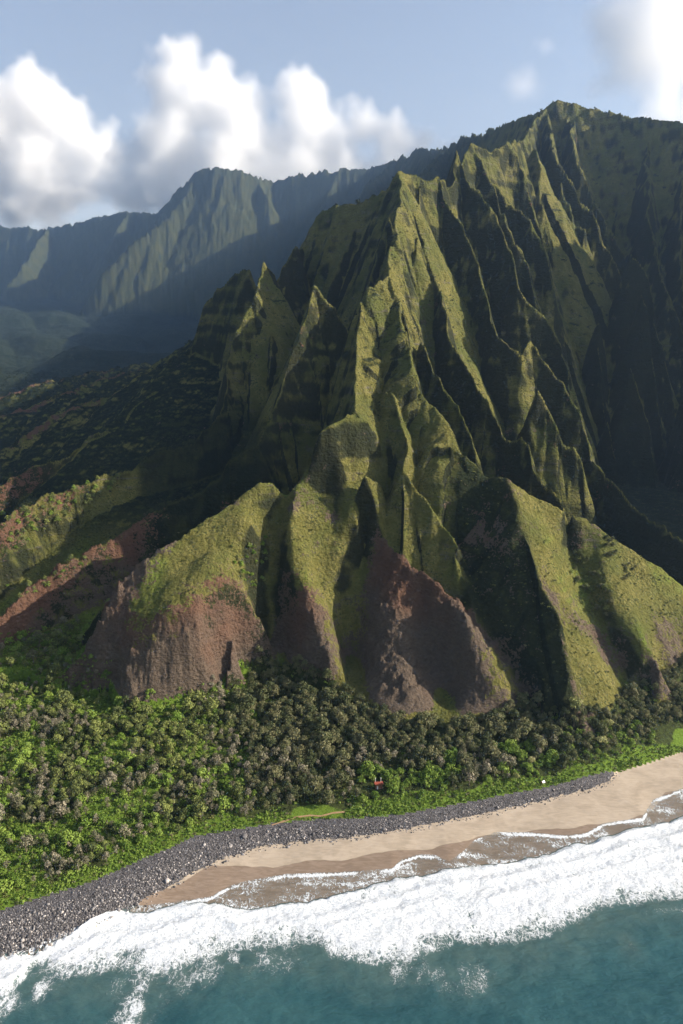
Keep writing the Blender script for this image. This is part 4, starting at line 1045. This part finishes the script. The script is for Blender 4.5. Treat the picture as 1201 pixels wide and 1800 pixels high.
# ------------------------------------------------------------------ clouds
def cloud(label, blobs, seed, dens=.009, D=11000):
    r = np.random.default_rng(seed); bm = bmesh.new()
    for (px, py, R) in blobs:
        c = Vector(P(px, py, D))
        bmesh.ops.create_icosphere(bm, subdivisions=2, radius=R*D/11000, matrix=Matrix.Translation(c))
        for k in range(14):
            th = r.uniform(0, 2*math.pi); ph = math.acos(r.uniform(-.6, 1))
            d = Vector((math.sin(ph)*math.cos(th), math.sin(ph)*math.sin(th), math.cos(ph)))
            bmesh.ops.create_icosphere(bm, subdivisions=1, radius=R*D/11000*r.uniform(.22, .5), matrix=Matrix.Translation(c + d*R*.85*D/11000))
    me = bpy.data.meshes.new('cloud_hull'); bm.to_mesh(me); bm.free()
    hull = bpy.data.objects.new('cloud_hull', me)
    rm = hull.modifiers.new('union', 'REMESH'); rm.mode = 'VOXEL'; rm.voxel_size = 34
    for sc, st in ((620, 520), (230, 280), (95, 150)):
        tx = bpy.data.textures.new('cloud', 'CLOUDS'); tx.noise_scale = sc; tx.noise_depth = 3
        d = hull.modifiers.new('billow', 'DISPLACE'); d.texture = tx; d.strength = st; d.texture_coords = 'GLOBAL'; d.mid_level = .5
    vd = bpy.data.volumes.new('cloud'); o = bpy.data.objects.new('cloud', vd); COL.objects.link(o)
    m = o.modifiers.new('fill', 'MESH_TO_VOLUME'); m.object = hull; m.density = 1.0
    m.resolution_mode = 'VOXEL_SIZE'; m.voxel_size = 32; m.interior_band_width = 320
    mat = bpy.data.materials.new('cloud'); mat.use_nodes = True; t = mat.node_tree; t.nodes.clear()
    out = t.nodes.new('ShaderNodeOutputMaterial'); v = t.nodes.new('ShaderNodeVolumePrincipled')
    v.inputs['Density'].default_value = dens; v.inputs['Color'].default_value = (1,1,1,1); v.inputs['Anisotropy'].default_value = 0.0
    t.links.new(v.outputs[0], out.inputs['Volume']); vd.materials.append(mat)
    tag(o, label, 'cloud', kind='thing')
cloud('large grey-bottomed cumulus low in the sky at the left edge, above the far valley wall',
      [(60,175,480),(110,215,430),(0,200,560),(-70,220,700),(165,270,430),(60,290,600),(-40,320,500),(110,340,420),(40,350,400),(150,330,330),(170,300,330),(200,275,300),(220,330,330),(195,235,180),(90,380,300),(20,370,350)], 1, .006, 14500)
cloud('tall bright white cumulus standing behind the flat-topped far peak',
      [(310,110,330),(290,165,420),(360,180,480),(410,200,460),(300,250,600),(430,250,600),(250,310,500),(530,190,420),(560,240,500),(640,225,330),(690,255,330),(745,245,200),(520,310,600),(400,330,700),(240,345,420),(320,340,500),(600,300,450),(680,300,380),(740,275,260),(460,330,600),(230,280,380),(205,330,350),(800,262,200)], 2)
cloud('white cumulus cut by the top right corner, over the highest summit',
      [(1100,40,600),(1170,80,700),(1090,140,400),(1165,185,480),(1070,95,300),(1180,-20,700)], 3, .003)
cloud('small thin wisp of cloud between the two large cumulus', [(915,148,170),(880,155,110),(945,140,120)], 4, .0012, 8600)
cloud('tiny faint puff of cloud high beside the corner cumulus', [(940,72,90),(960,84,80)], 5, .0012, 8600)
